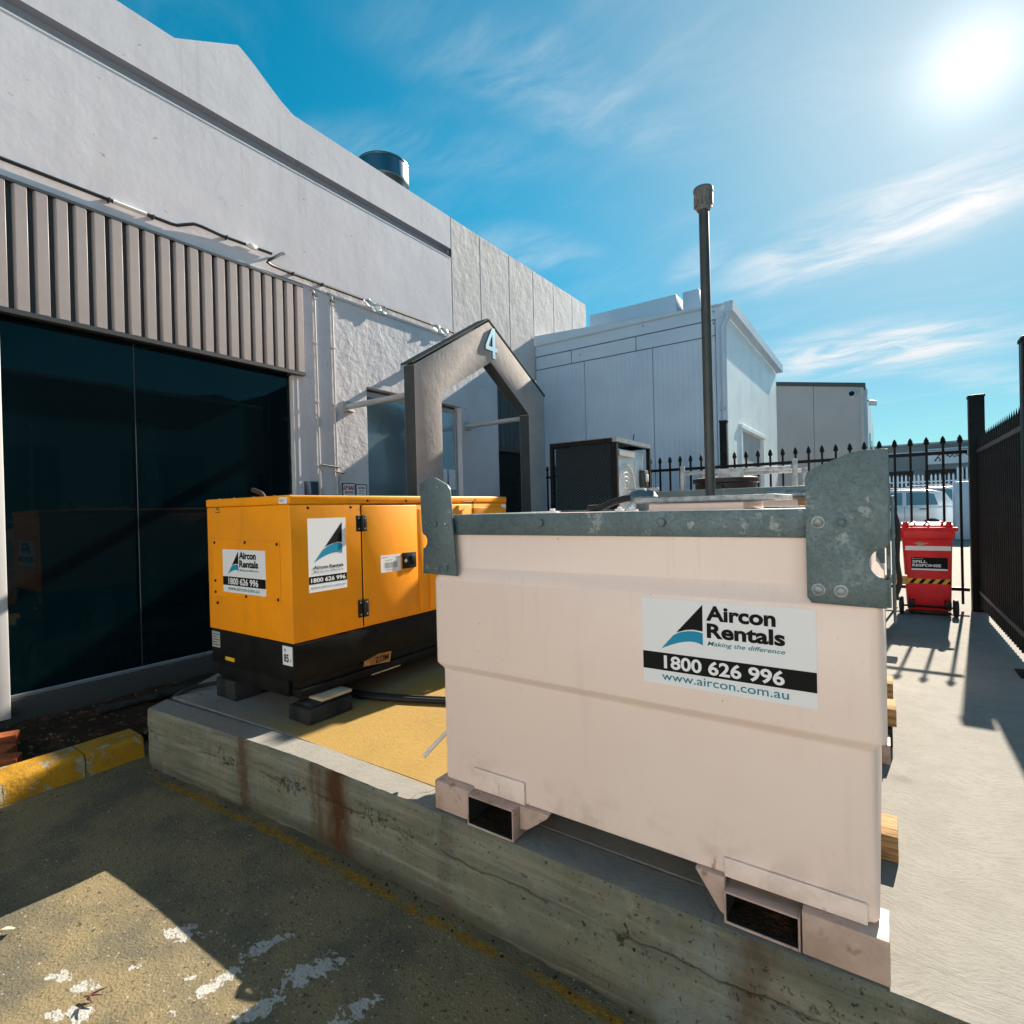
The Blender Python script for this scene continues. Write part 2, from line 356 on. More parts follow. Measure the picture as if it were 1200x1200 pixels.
def f_tank(c):
    w, oc = c['w'], c['oc']
    x, y, z = w.xyz(oc)
    st = w.noise(5, 6, .62, w.map(oc, scale=(1.5, 1.5, .22)))
    col = w.mix(w.math('MULTIPLY', w.step(st, .53, .78), .22), c['col'], (.58, .48, .46))
    low = w.math('MULTIPLY', w.step(z, .34, .12), w.step(w.noise(8, 6, .65, oc), .46, .66))
    col = w.mix(w.math('MULTIPLY', low, .35), col, (.42, .32, .24))
    col = w.mix(w.step(w.noise(75, 3, .6, oc), .735, .755), col, (.16, .10, .06))
    # dribbles below the rim and rust weeping from the bottom edge
    dr = w.math('MULTIPLY', w.step(w.noise(16, 4, .6, w.map(oc, scale=(2.0, 2.0, .05))), .60, .72), w.step(z, .75, 1.2))
    col = w.mix(w.math('MULTIPLY', dr, .22), col, (.44, .33, .26))
    rw_ = w.math('MULTIPLY', w.step(w.noise(13, 5, .66, w.map(oc, scale=(1, 1, .45), loc=(2, 0, 5))), .62, .70), w.step(z, .26, .135))
    col = w.mix(w.math('MULTIPLY', rw_, .7), col, (.26, .12, .05))
    scr = w.step(w.noise(9, 3, .6, w.map(oc, rot=(.0, .9, .2), scale=(14, 14, .5))), .735, .76)
    col = w.mix(w.math('MULTIPLY', scr, .35), col, (.55, .47, .44))
    c['col'] = col
mat('tank_paint', (.86, .70, .645), .42, c2=(.88, .735, .685), c2scale=1.2, fn=f_tank, bumps=((1.3, .012, 3), (140, .0003, 2)), coat=.1)
def f_skid(c):
    w, oc = c['w'], c['oc']
    col = w.mix(w.math('MULTIPLY', w.step(w.noise(13, 6, .68, oc), .56, .66), .75), c['col'], (.24, .12, .06))
    c['col'] = col
mat('skid_paint', (.52, .385, .33), .6, c2=(.40, .285, .235), c2scale=6, fn=f_skid, bumps=((40, .001, 4),))
mat('rust', (.30, .12, .03), .9, c2=(.45, .25, .09), c2scale=14)
def f_orange(c):
    w, oc = c['w'], c['oc']
    col = w.mix(w.math('MULTIPLY', w.step(w.noise(4, 6, .62, w.map(oc, scale=(1.4, 1.4, .3))), .56, .80), .28), c['col'], (.33, .13, .012))
    col = w.mix(w.step(w.noise(60, 3, .6, oc), .735, .75), col, (.75, .55, .25))
    du = w.math('MULTIPLY', w.step(w.noise(1.6, 6, .65, oc), .45, .75), .22)
    col = w.mix(du, col, (.55, .27, .05))
    sc2 = w.step(w.noise(10, 3, .6, w.map(oc, rot=(.3, .8, .2), scale=(12, 12, .6))), .725, .75)
    col = w.mix(w.math('MULTIPLY', sc2, .45), col, (.70, .42, .14))
    c['col'] = col
mat('gen_orange', (.95, .335, .001), .5, c2=(.90, .31, .001), c2scale=1.6, fn=f_orange, bumps=((2.5, .004, 3), (160, .0003, 2)), spec=.35)
mat('gen_black', (.003, .004, .005), .55, c2=(.007, .009, .010), c2scale=6, bumps=((30, .001, 4),), rvar=.2, spec=.2)
mat('black_plastic', (.007, .008, .009), .45, spec=.3)
mat('sticker_white', (.80, .82, .87), .45, spec=.3)
mat('ink_black', (.008, .009, .010), .6, spec=.12)
mat('ink_blue', (.02, .27, .46), .6, spec=.12)
mat('ink_teal', (.02, .21, .30), .6, spec=.12)
mat('ink_red', (.42, .012, .015), .55, spec=.2)
mat('ink_grey', (.35, .36, .38), .5)
mat('warn_yellow', (.75, .44, .02), .45)
def f_timber(c):
    w, oc = c['w'], c['oc']
    gr = w.noise(14, 5, .6, w.map(oc, scale=(.5, 5, 5)), .4)
    c['col'] = w.mix(w.step(gr, .42, .64), c['col'], (.22, .115, .045))
    c['h'] = w.math('MULTIPLY', gr, .003)
mat('timber', (.42, .26, .12), .85, fn=f_timber, spec=.2)
mat('timber_pale', (.52, .43, .31), .85, fn=lambda c: None, c2=(.42, .33, .22), c2scale=8, spec=.2)
mat('timber_dark', (.015, .018, .02), .9, c2=(.032, .036, .038), c2scale=7, bumps=((24, .006, 5),), spec=.2)
mat('hose_white', (.78, .78, .74), .4)
mat('rubber', (.012, .012, .013), .7)
def f_bin(c):
    w, oc = c['w'], c['oc']
    c['col'] = w.mix(w.math('MULTIPLY', w.step(w.noise(18, 6, .7, oc), .60, .70), .25), c['col'], (.55, .16, .12))
mat('bin_red', (.85, .008, .02), .5, c2=(.58, .010, .016), c2scale=4, fn=f_bin, rvar=.15)
mat('car_white', (.72, .74, .77), .2, coat=.6)
mat('car_glass', (.16, .25, .28), .08, metal=.5)
mat('wheel_grey', (.3, .3, .31), .35, metal=.7)
mat('twig', (.16, .07, .06), .9)
mat('leaf', (.40, .33, .27), .9)
mat('litter', (.10, .07, .045), .95, c2=(.22, .15, .09), c2scale=4)
mat('dark_void', (.01, .012, .013), .9)
mat('meter_blue', (.02, .045, .09), .5)
mat('dark_clad', (.085, .10, .11), .6)

# ------------------------------------------------------------------ mesh building
def ortho(d_):
    d_ = Vector(d_).normalized()
    u = d_.cross(Vector((0, 0, 1)))
    if u.length < 1e-4: u = Vector((1, 0, 0))
    u.normalize()
    return d_, u, d_.cross(u).normalized()

class MB:
    def __init__(s): s.v = []; s.f = []; s.mi = []
    def add(s, vs, fs, mi=0):
        o = len(s.v); s.v += [Vector(v) for v in vs]
        s.f += [tuple(i+o for i in q) for q in fs]; s.mi += [mi]*len(fs)
        return s
    def box(s, x0, x1, y0, y1, z0, z1, mi=0):
        x0, x1 = sorted((x0, x1)); y0, y1 = sorted((y0, y1)); z0, z1 = sorted((z0, z1))
        vs = [(x, y, z) for z in (z0, z1) for y in (y0, y1) for x in (x0, x1)]
        return s.add(vs, [(0, 2, 3, 1), (4, 5, 7, 6), (0, 1, 5, 4), (2, 6, 7, 3), (0, 4, 6, 2), (1, 3, 7, 5)], mi)
    def prism(s, pts, axis, a, b, mi=0):
        """pts: 2-D outline; axis 'x': (y,z), 'y': (x,z), 'z': (x,y)"""
        def p3(p, t):
            return {'x': (t, p[0], p[1]), 'y': (p[0], t, p[1]), 'z': (p[0], p[1], t)}[axis]
        n = len(pts); vs = [p3(p, a) for p in pts] + [p3(p, b) for p in pts]
        fs = [tuple(range(n))[::-1], tuple(range(n, 2*n))] + [(i, (i+1) % n, n+(i+1) % n, n+i) for i in range(n)]
        return s.add(vs, fs, mi)
    def tube(s, path, rad, n=10, cap=True, mi=0):
        path = [Vector(p) for p in path]; vs = []; fs = []
        u = None
        for i, p in enumerate(path):
            dd = (path[min(i+1, len(path)-1)] - path[max(i-1, 0)]).normalized()
            if u is None: _, u, w_ = ortho(dd)
            else:
                u = (u - dd*u.dot(dd)).normalized()
            w_ = dd.cross(u)
            rr = rad[i] if isinstance(rad, (list, tuple)) else rad
            for k in range(n):
                a = 2*math.pi*k/n; vs.append(p + u*math.cos(a)*rr + w_*math.sin(a)*rr)
        for i in range(len(path)-1):
            for k in range(n):
                a, b = i*n+k, i*n+(k+1) % n
                fs.append((a, b, b+n, a+n))
        if cap: fs += [tuple(range(n))[::-1], tuple(range((len(path)-1)*n, len(path)*n))]
        return s.add(vs, fs, mi)
    def lathe(s, base, prof, n=24, axis=(0, 0, 1), mi=0, cap=True):
        dd, u, w_ = ortho(axis); base = Vector(base); vs = []; fs = []
        for (rr, h) in prof:
            for k in range(n):
                a = 2*math.pi*k/n; vs.append(base + dd*h + u*math.cos(a)*rr + w_*math.sin(a)*rr)
        for i in range(len(prof)-1):
            for k in range(n):
                a, b = i*n+k, i*n+(k+1) % n
                fs.append((a, b, b+n, a+n))
        if cap: fs += [tuple(range(n))[::-1], tuple(range((len(prof)-1)*n, len(prof)*n))]
        return s.add(vs, fs, mi)
    def bar(s, p, q, w, h, mi=0):
        """square bar from p to q"""
        p, q = Vector(p), Vector(q); dd, u, v_ = ortho(q-p)
        vs = [e + u*a*w/2 + v_*b*h/2 for e in (p, q) for a, b in ((-1, -1), (1, -1), (1, 1), (-1, 1))]
        return s.add(vs, [(3, 2, 1, 0), (4, 5, 6, 7), (0, 1, 5, 4), (1, 2, 6, 5), (2, 3, 7, 6), (3, 0, 4, 7)], mi)

def root_loc(p):
    while p.parent: p = p.parent
    return p.location.copy()

def obj(name, mb, mats, parent=None, bevel=0.0, seg=2, smooth=True, loc=None, ang=35, label=None, kind=None):
    o_ = root_loc(parent) if parent else Vector(loc or (0, 0, 0))
    me = bpy.data.meshes.new(name)
    me.from_pydata([v - o_ for v in mb.v], [], mb.f)
    mats = mats if isinstance(mats, (list, tuple)) else [mats]
    for mm in mats: me.materials.append(MATS[mm])
    if len(mats) > 1: me.polygons.foreach_set('material_index', mb.mi)
    bm = bmesh.new(); bm.from_mesh(me)
    bmesh.ops.recalc_face_normals(bm, faces=bm.faces)
    if bevel:
        es = [e for e in bm.edges if len(e.link_faces) == 2 and e.calc_face_angle(0) > R(30)]
        bmesh.ops.bevel(bm, geom=es, offset=bevel, segments=seg, profile=.5, affect='EDGES', clamp_overlap=True)
    bm.to_mesh(me); bm.free()
    if smooth:
        me.polygons.foreach_set('use_smooth', [True]*len(me.polygons))
        me.set_sharp_from_angle(angle=R(ang))
    o = bpy.data.objects.new(name, me); COL.objects.link(o)
    if parent: o.parent = parent
    else: o.location = o_
    if label: o['label'] = label
    if kind: o['kind'] = kind
    return o

def thing(name, label, cat, loc=(0, 0, 0), group=None):
    o = bpy.data.objects.new(name, None); COL.objects.link(o)
    o.location = loc; o.empty_display_size = .2
    o['label'] = label; o['category'] = cat
    if group: o['group'] = group
    bpy.context.view_layer.update()
    return o

def tag(o, label, cat, group=None):
    o['label'] = label; o['category'] = cat
    if group: o['group'] = group
    return o

def share(o, name, offset, parent):
    c = o.copy(); c.name = name; COL.objects.link(c); c.parent = parent
    c.location = Vector(o.location) + Vector(offset)
    return c

def text_mesh(body, p0, right, up, cap_h, width, bold=0.0, shear=0.0, lift=0.0012):
    """lettering laid flat on a surface; returns an MB. p0 = left end of the base line"""
    cu = bpy.data.curves.new('lettering', 'FONT'); cu.body = body; cu.size = 1.0
    cu.offset = bold; cu.shear = shear; cu.resolution_u = 4; cu.extrude = 0.0
    ob = bpy.data.objects.new('lettering', cu); COL.objects.link(ob)
    bpy.context.view_layer.update()
    me = bpy.data.meshes.new_from_object(ob.evaluated_get(bpy.context.evaluated_depsgraph_get()))
    xs = [v.co.x for v in me.vertices]
    x0, x1 = min(xs), max(xs)
    capu = 0.729                                     # cap height of the built-in face at size 1
    right, up = Vector(right).normalized(), Vector(up).normalized(); nrm = right.cross(up)
    sx = width/(x1-x0); sz = cap_h/capu
    mb = MB()
    mb.add([Vector(p0) + right*((v.co.x-x0)*sx) + up*(v.co.y*sz) + nrm*lift for v in me.vertices], [tuple(p.vertices) for p in me.polygons])
    bpy.data.objects.remove(ob); bpy.data.curves.remove(cu); bpy.data.meshes.remove(me)
    return mb

def flat_obj(name, mb, mt, parent):
    return obj(name, mb, mt, parent, smooth=False)

def sheet(pts, o, right, up, lift):
    o, right, up = Vector(o), Vector(right), Vector(up); n = right.cross(up).normalized()
    mb = MB(); mb.add([o + right*a + up*b + n*lift for a, b in pts], [tuple(range(len(pts)))])
    return mb

def logo_sticker(parent, o, right, up, W, H, tall=False):
    """the hire firm's sticker: sail logo, name, motto, phone bar and web address"""
    o, right, up = Vector(o), Vector(right), Vector(up); n = right.cross(up).normalized()
    P = lambda a, b: o + right*(a*W) + up*(b*H)
    mb = MB(); q = [(0, 0), (1, 0), (1, 1), (0, 1)]
    mb.add([P(a, b) + n*.0004 for a, b in q] + [P(a, b) + n*.0016 for a, b in q], [(3, 2, 1, 0), (4, 5, 6, 7), (0, 1, 5, 4), (1, 2, 6, 5), (2, 3, 7, 6), (3, 0, 4, 7)])
    st = obj('sticker', mb, 'sticker_white', parent, smooth=False)
    R_, U_ = right*W, up*H
    if not tall:
        tri = [(.222, .619), (.388, .961), (.387, .662), (.33, .672), (.285, .660)]
        wav = [(.124, .414), (.160, .492), (.204, .585), (.24, .622), (.271, .640), (.30, .650), (.33, .655), (.36, .652), (.387, .642), (.387, .506), (.365, .524), (.339, .534), (.305, .533), (.269, .522), (.235, .504), (.198, .478), (.16, .447)]
        bar = (.163, .368)
        lines = [('Aircon', .409, .797, .797, .160, .036, 0, 'ink_black'), ('Rentals', .412, .606, .844, .158, .036, 0, 'ink_black'),
                 ('Making the difference', .414, .515, .843, .050, .006, .25, 'ink_teal'), ('1800 626 996', .140, .196, .837, .148, .026, 0, 'sticker_white'),
                 ('www.aircon.com.au', .125, .055, .857, .098, .003, 0, 'ink_teal')]
    else:
        tri = [(.427, .603), (.894, .937), (.885, .650), (.76, .660), (.60, .640)]
        wav = [(.141, .396), (.25, .480), (.379, .571), (.50, .610), (.628, .638), (.71, .648), (.784, .648), (.85, .640), (.891, .623), (.885, .494), (.83, .512), (.758, .520), (.66, .519), (.564, .508), (.42, .482), (.28, .445)]
        bar = (.111, .214)
        lines = [('Aircon Rentals', .119, .312, .905, .045, .03, 0, 'ink_black'), ('Making the difference', .116, .262, .902, .027, .003, .2, 'ink_teal'),
                 ('1800 626 996', .050, .133, .956, .058, .026, 0, 'sticker_white'), ('www.aircon.com.au', .034, .045, .961, .038, .003, 0, 'ink_teal')]
    flat_obj('logo_sail', sheet(tri, o, R_, U_, .0026), 'ink_black', st)
    flat_obj('logo_wave', sheet(wav, o, R_, U_, .0026), 'ink_blue', st)
    flat_obj('phone_bar', sheet([(0.002, bar[0]), (.998, bar[0]), (.998, bar[1]), (.002, bar[1])], o, R_, U_, .0024), 'ink_black', st)
    for (t, x0, y0, x1, h, bold, sh, mt) in lines:
        flat_obj('lettering', text_mesh(t, P(x0, y0), right, up, h*H, (x1-x0)*W, bold, sh, .0034), mt, st)
    return st

# ================================================================== THE SETTING
G = -.42
# ground to the horizon
g = MB(); n_ = 40
def gx(i): return -60 + 120*i/n_
xs = [-600, -150, -40, -14, -6, -4.5] + [-4.4+.2*i for i in range(33)] + [3, 6, 12, 40, 150, 600]
ys = [-600, -150, -40, -14, -5, -2.2] + [-2+.2*i for i in range(20)] + [2.0, 6, 40, 150, 600]
vv = []
for y in ys:
    for x in xs: vv.append((x, y, G + (.006*noise.noise((x*1.3, y*1.3, 0)) if abs(x) < 7 and abs(y) < 4 else 0)))
ff = [(j*len(xs)+i, j*len(xs)+i+1, (j+1)*len(xs)+i+1, (j+1)*len(xs)+i) for j in range(len(ys)-1) for i in range(len(xs)-1)]
g.add(vv, ff)
obj('ground', g, 'ground', kind='structure')

# concrete platform: inner slab, edge strip with the rough front face
def edge_y(x):
    pts = [(-4.25, 1.63), (-3.06, 1.712), (-2.65, 1.735), (-1.9, 1.738), (-.7, 1.728), (0, 1.745), (40, 1.75)]
    for (a, ya), (b, yb) in zip(pts, pts[1:]):
        if x <= b: return ya + (yb-ya)*max(0, (x-a))/(b-a)
    return 1.75
slab = MB()
slab.prism([(-4.345, 1.83), (-3.0, 1.886), (-2.0, 1.90), (40, 1.905), (40, 60), (-5.93, 60), (-5.93, 4.3), (-4.95, 4.2), (-4.85, 2.6)], 'z', G-.05, 0)
obj('concrete_platform', slab, 'slab', kind='structure', bevel=.004, seg=1)
es = MB()
N = 520; x0, x1 = -4.25, 6.0; rows = 40
top_in = 0.16
grid = []
for j in range(rows+1):
    t = j/rows; z = G-.03 + (0 - (G-.03))*t
    row = []
    for i in range(N+1):
        x = x0 + (x1-x0)*i/N
        y = edge_y(x)
        nz = noise.fractal(Vector((x*7, z*16, 3.1)), 1.0, 2.0, 4)
        y += .004*nz
        # cold joint: a ragged seam along the middle of the pour
        seam = -.165 + .018*noise.noise(Vector((x*3.1, 0, 8))) + .008*noise.noise(Vector((x*15, 0, 2)))
        y += .012*math.exp(-((z-seam)/.011)**2)*(0.5+.5*noise.noise(Vector((x*5, 4, 1))))
        if z > seam: y -= .004
        y += .022*max(0, 1-(z-G)/.05)*(.6+.6*noise.noise(Vector((x*9, 1, 7))))     # broken foot
        if j == rows: y += .012; 
        if j == rows-1: z_ = -.012; 
        row.append((x, y, -.011 if j == rows-1 else z))
    grid.append(row)
vs = [p for row in grid for p in row]
fs = [(j*(N+1)+i, j*(N+1)+i+1, (j+1)*(N+1)+i+1, (j+1)*(N+1)+i) for j in range(rows) for i in range(N)]
es.add(vs, fs, 0)
tb = []
for i in range(N+1):
    x = x0 + (x1-x0)*i/N
    tb.append((x, edge_y(x)+.012 - 0, 0)); 
vs2 = [(p[0], p[1], 0.0) for p in grid[rows]] + [(x0 + (x1-x0)*i/N - (.09 if i == 0 else 0), edge_y(x0 + (x1-x0)*i/N)+top_in, 0) for i in range(N+1)]
es.add(vs2, [(i, i+1, N+2+i, N+1+i) for i in range(N)], 1)
# left end and back of the strip
es.add([grid[j][0] for j in range(rows+1)] + [(x0-.09, edge_y(x0)+top_in, 0), (x0-.09, edge_y(x0)+top_in, G-.03)], [tuple(range(rows+3))], 0)
es.add([(x0-.09, edge_y(x0)+top_in, 0), (x1, edge_y(x1)+top_in, 0), (x1, edge_y(x1)+top_in, -.06), (x0-.09, edge_y(x0)+top_in, -.06)], [(0, 1, 2, 3)], 0)
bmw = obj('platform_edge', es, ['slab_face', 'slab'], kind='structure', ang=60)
fe = MB(); fe.box(6.005, 40, 1.75, 1.90, G-.03, 0)
obj('platform_edge', fe, 'slab', kind='structure')

# left garden bed and the yellow kerb
bed = MB(); nx, ny = 24, 90
vs = []
for j in range(ny+1):
    for i in range(nx+1):
        x = -5.93 + 1.16*i/nx; y = -6 + 9.6*j/ny
        vs.append((x, y, -.345 + .03*noise.fractal(Vector((x*3, y*3, 0)), 1, 2, 4)))
bed.add(vs, [(j*(nx+1)+i, j*(nx+1)+i+1, (j+1)*(nx+1)+i+1, (j+1)*(nx+1)+i) for j in range(ny) for i in range(nx)])
obj('garden_bed', bed, 'soil', kind='structure')
kerb = bpy.data.objects.new('yellow_kerb', None); COL.objects.link(kerb); kerb['kind'] = 'structure'
prof = [(-4.485, G-.03), (-4.492, -.30), (-4.503, -.277), (-4.53, -.266), (-4.74, -.266), (-4.77, -.28), (-4.78, -.32), (-4.78, G-.03)]
for (ya, yb) in ((-6.0, -3.4), (-3.39, -.9), (-.89, 1.335), (1.343, 1.69)):
    k = MB(); ns = max(4, int((yb-ya)/.045)); m_ = len(prof)
    vs = []
    for j in range(ns+1):
        y = ya + (yb-ya)*j/ns
        chip = max(0, noise.noise(Vector((y*6, 3, 1)))-.12)
        for i, (x, z) in enumerate(prof):
            dx = .006*noise.noise(Vector((y*8, z*20, i)))
            if i in (1, 2, 3): dx -= .05*chip; z -= .045*chip if i > 1 else 0
            vs.append((x+dx, y, z + .004*noise.noise(Vector((x*9, y*7, i)))))
    fs = [(j*m_+i, j*m_+(i+1) % m_, (j+1)*m_+(i+1) % m_, (j+1)*m_+i) for j in range(ns) for i in range(m_)]
    fs += [tuple(range(m_))[::-1], tuple(range(ns*m_, ns*m_+m_))]
    k.add(vs, fs)
    obj('kerb_stone', k, 'yellow_kerb', kerb, ang=50)

# ================================================================== WAREHOUSE ON THE LEFT
WX = -5.95
wh = thing('warehouse_building', 'long pale rendered warehouse with ribbed fascia above dark shopfront glass', 'building', (WX, 1, 0))
# wall with openings, front face in the plane x = WX
def wall_sheet(y0, y1, z0, z1, openings, depth=.25):
    """openings: (ya, yb, za, zb, depth, closed_back)"""
    ysn = sorted({y0, y1, *[o[0] for o in openings], *[o[1] for o in openings]}); ysn = [v for v in ysn if y0 <= v <= y1]
    zsn = sorted({z0, z1, *[o[2] for o in openings], *[o[3] for o in openings]}); zsn = [v for v in zsn if z0 <= v <= z1]
    mb = MB()
    def inside(y, z):
        for o in openings:
            if o[0] < y < o[1] and o[2] < z < o[3]: return o
    # merge cells along z where possible is not needed; cells share corners
    idx = {}
    def V(y, z, x=WX):
        k = (round(y, 5), round(z, 5), round(x, 5))
        if k not in idx: idx[k] = len(mb.v); mb.v.append(Vector((x, y, z)))
        return idx[k]
    for a, b in zip(ysn, ysn[1:]):
        for c, e in zip(zsn, zsn[1:]):
            o = inside((a+b)/2, (c+e)/2)
            if not o: mb.f.append((V(a, c), V(b, c), V(b, e), V(a, e))); mb.mi.append(1 if e < 4.3 and a > 4.05 else 0)
    for o in openings:
        a, b, c, e, dp = o[:5]
        bx = WX - dp
        for (p, q) in (((a, c), (b, c)), ((b, c), (b, e)), ((b, e), (a, e)), ((a, e), (a, c))):
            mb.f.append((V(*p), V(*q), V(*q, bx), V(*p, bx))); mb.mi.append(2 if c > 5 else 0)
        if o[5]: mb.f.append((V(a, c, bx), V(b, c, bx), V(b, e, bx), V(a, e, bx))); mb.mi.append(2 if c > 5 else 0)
    return mb
WIN = (-4.2, 4.012, G-.099, 3.075)
DOOR = (5.10, 7.16, -.1, 3.09)
ALC = (8.22, 9.57, -.1, 4.0)
zsplit = 4.30
ops = [(*WIN, .12, False), (*DOOR, .16, False), (*ALC, .35, False), (-9, 6.985, 5.585, 5.735, .11, True), (6.985, 7.0, 4.05, 6.27, .03, True)]
w_ = wall_sheet(-9, 9.58, G-.1, 4.05, [(*WIN, .12, False), (*DOOR, .16, False), (*ALC, .35, False), (4.0501, 4.0502, G-.1, 4.05, .001, True)])
obj('wall', w_, ['wall_render', 'wall_rough', 'groove_shade'], wh, smooth=False)
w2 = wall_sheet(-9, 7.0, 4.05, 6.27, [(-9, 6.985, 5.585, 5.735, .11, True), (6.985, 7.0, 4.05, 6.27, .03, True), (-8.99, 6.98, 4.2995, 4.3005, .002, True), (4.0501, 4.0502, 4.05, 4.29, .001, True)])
obj('wall', w2, ['wall_render', 'wall_rough', 'groove_shade'], wh, smooth=False)
# stepped parapet above the wall line, thickness of the wall, roof behind
pp = MB()
pp.prism([(2.70, 6.27), (3.37, 6.66), (3.40, 6.655), (3.55, 6.575), (3.66, 6.50), (3.78, 6.42), (3.90, 6.345), (4.06, 6.27)], 'x', WX, WX-.25)
obj('parapet', pp, 'wall_render', wh, smooth=False)
pc = MB(); pc.box(WX-.25, WX-.002, -9, 7.0, 6.20, 6.268); pc.box(WX-12, WX-.4, -9, 12.0, 5.6, 5.7)
pc.box(WX-.45, WX-.40, -9, 12.0, G, 5.6)
obj('roof', pc, 'trim_grey', wh)
ys_ = [7.0, 7.79, 8.705, 9.58, 10.42, 11.29, 12.02]
for a, b in zip(ys_, ys_[1:]):
    q = MB(); q.box(WX, WX-.15, a+.009, b-.009, 4.052, 6.27 + .0)
    obj('concrete_panel', q, 'wall_panel', wh, bevel=.004, seg=1)
q = MB(); q.box(WX-.04, WX-.14, 7.0, 12.0, 4.06, 6.25)
obj('joint_backing', q, 'dark_void', wh)
# lower lip under the groove
q = MB(); q.box(WX, WX+.004, -9, 6.98, 5.565, 5.583)
obj('drip_lip', q, 'wall_render', wh, bevel=.003, seg=1)

# ribbed fascia
FX = WX+.004
q = MB(); q.box(FX, FX+.018, -4.3, 4.09, 3.075, 4.13)
obj('fascia_backing', q, 'fascia_gap_shade', wh)
q = MB(); q.box(FX+.001, FX+.062, -4.3, 4.095, 4.13, 4.155)
obj('fascia_cap', q, 'dark_trim', wh)
q = MB(); q.box(FX+.001, FX+.075, -4.3, 4.085, 3.035, 3.074)
obj('fascia_trim', q, 'dark_trim', wh)
first = None
y = 3.99
while y > -4.2:
    if first is None:
        q = MB(); q.prism([(FX+.019, y-.002), (FX+.019, y+.100), (FX+.060, y+.090), (FX+.060, y+.012)], 'z', 3.08, 4.128)
        first = obj('fascia_panel', q, 'fascia_paint', wh, bevel=.002, seg=1); y_first = y
    else: share(first, 'fascia_panel', (0, y-y_first, 0), wh)
    y -= .1375
# shopfront
GX = WX-.07
pane_edges = [-4.15, -1.95, .15, 2.272, 3.95]
for a, b in zip(pane_edges, pane_edges[1:]):
    q = MB(); q.box(GX-.006, GX, a+.004, b-.004, -.125, 3.03)
    obj('glass_pane', q, 'dark_glass', wh, smooth=False)
for yy in pane_edges[1:-1]:
    q = MB(); q.box(GX-.008, GX+.003, yy-.0035, yy+.0035, -.125, 3.03)
    obj('mullion', q, 'dark_trim', wh)
q = MB(); q.box(GX-.02, GX+.065, 3.955, 4.010, -.19, 3.03)
obj('window_jamb', q, 'white_frame', wh, bevel=.003, seg=1)
q = MB(); q.box(GX-.02, GX+.012, -4.2, 3.953, -.160, -.126)
obj('window_sill', q, 'alu', wh, bevel=.003, seg=1)
q = MB(); q.box(GX-.30, GX-.12, -4.2, 4.0, -.25, 3.2)
obj('interior_wall', q, 'dark_void', wh)
q = MB(); q.box(GX-.04, GX+.03, -4.2, 4.0, G, -.163)
obj('plinth', q, 'dark_trim', wh, bevel=.004, seg=1)
q = MB(); q.box(WX-.02, WX+.05, 1.06, 1.275, -.285, 3.03)
obj('window_post', q, 'white_frame', wh, bevel=.006)
# entrance door: two reflective leaves in a dark frame
for (a, b) in ((5.125, 6.125), (6.135, 7.135)):
    q = MB(); q.box(WX-.155, WX-.115, a, b, 0.0, 3.05)
    lf = obj('door_leaf', q, 'door_glass', wh, bevel=.004, seg=1)
    q = MB(); 
    for e in (a, b-.03): q.box(WX-.114, WX-.10, e, e+.03, 0, 3.05)
    q.box(WX-.114, WX-.10, a+.03, b-.03, 0, .12); q.box(WX-.114, WX-.10, a+.03, b-.03, 2.98, 3.05)
    obj('door_frame', q, 'trim_grey', lf)
for a in (6.72, 6.93):
    q = MB(); q.box(WX-.114, WX-.111, a, a+.16, 1.68, 2.02)
    obj('notice', q, 'sticker_white', wh)
# side alcove with ribbed dark cladding over a dark doorway
first = None
for i in range(9):
    q = MB(); q.box(WX-.30, WX-.262, 8.235+.148*i, 8.235+.148*i+.136, 2.55, 3.99)
    obj('cladding_panel', q, 'dark_clad', wh, bevel=.003, seg=1)
q = MB(); q.box(WX-.36, WX-.31, 8.22, 9.57, -.1, 4.0)
obj('alcove_back', q, 'dark_void', wh)
q = MB(); q.box(WX-.30, WX-.24, 8.22, 9.57, 2.47, 2.545)
obj('lintel', q, 'dark_trim', wh)

# conduits down the pier and the service pipe
for (y, zt) in ((4.28, 4.165), (4.545, 4.20)):
    q = MB(); px = WX+.0155
    q.tube([(WX-.02, y-.06, zt-.0), (WX+.01, y-.052, zt+.004), (px, y-.03, zt+.002), (px, y-.008, zt-.018), (px, y, zt-.05), (px, y+.008, 3.0), (px, y+.014, 2.0), (px, y+.02, .9), (px, y+.02, 0)], .0135, 10)
    c = obj('conduit_pipe', q, 'conduit', wh)
    for zc in (4.07, 3.5, 2.75, 1.93):
        q = MB(); q.box(WX-.002, px+.0165, y-.016, y+.026, zc-.011, zc+.011); q.box(WX, WX+.003, y-.035, y+.045, zc-.008, zc+.008)
        obj('clip', q, 'conduit', c, bevel=.003, seg=1)
    q = MB(); q.box(WX+.002, px+.017, y-.02, y+.035, 4.10, 4.13)
    obj('clip', q, 'dark_trim', c)
q = MB(); q.tube([(WX+.03, 4.31, 1.955), (WX+.03, 4.60, 1.93)], .010, 8); q.tube([(WX+.03, 4.53, 1.87), (WX+.03, 4.66, 1.86)], .012, 8)
obj('branch_pipe', q, 'black_pipe', wh)
q = MB(); q.box(WX+.003, WX+.012, 4.07, 4.27, 1.2, 1.735)
obj('meter_box', q, 'meter_blue', wh, bevel=.004)
q = MB(); X = WX+.030
q.tube([(X, -6, 4.30), (X, 2.60, 4.308), (X, 2.66, 4.315), (X+.015, 2.74, 4.352), (X+.015, 2.82, 4.392), (X+.01, 2.90, 4.40), (X, 3.1, 4.392), (X, 3.46, 4.405), (X, 3.70, 4.415)], .017, 8)
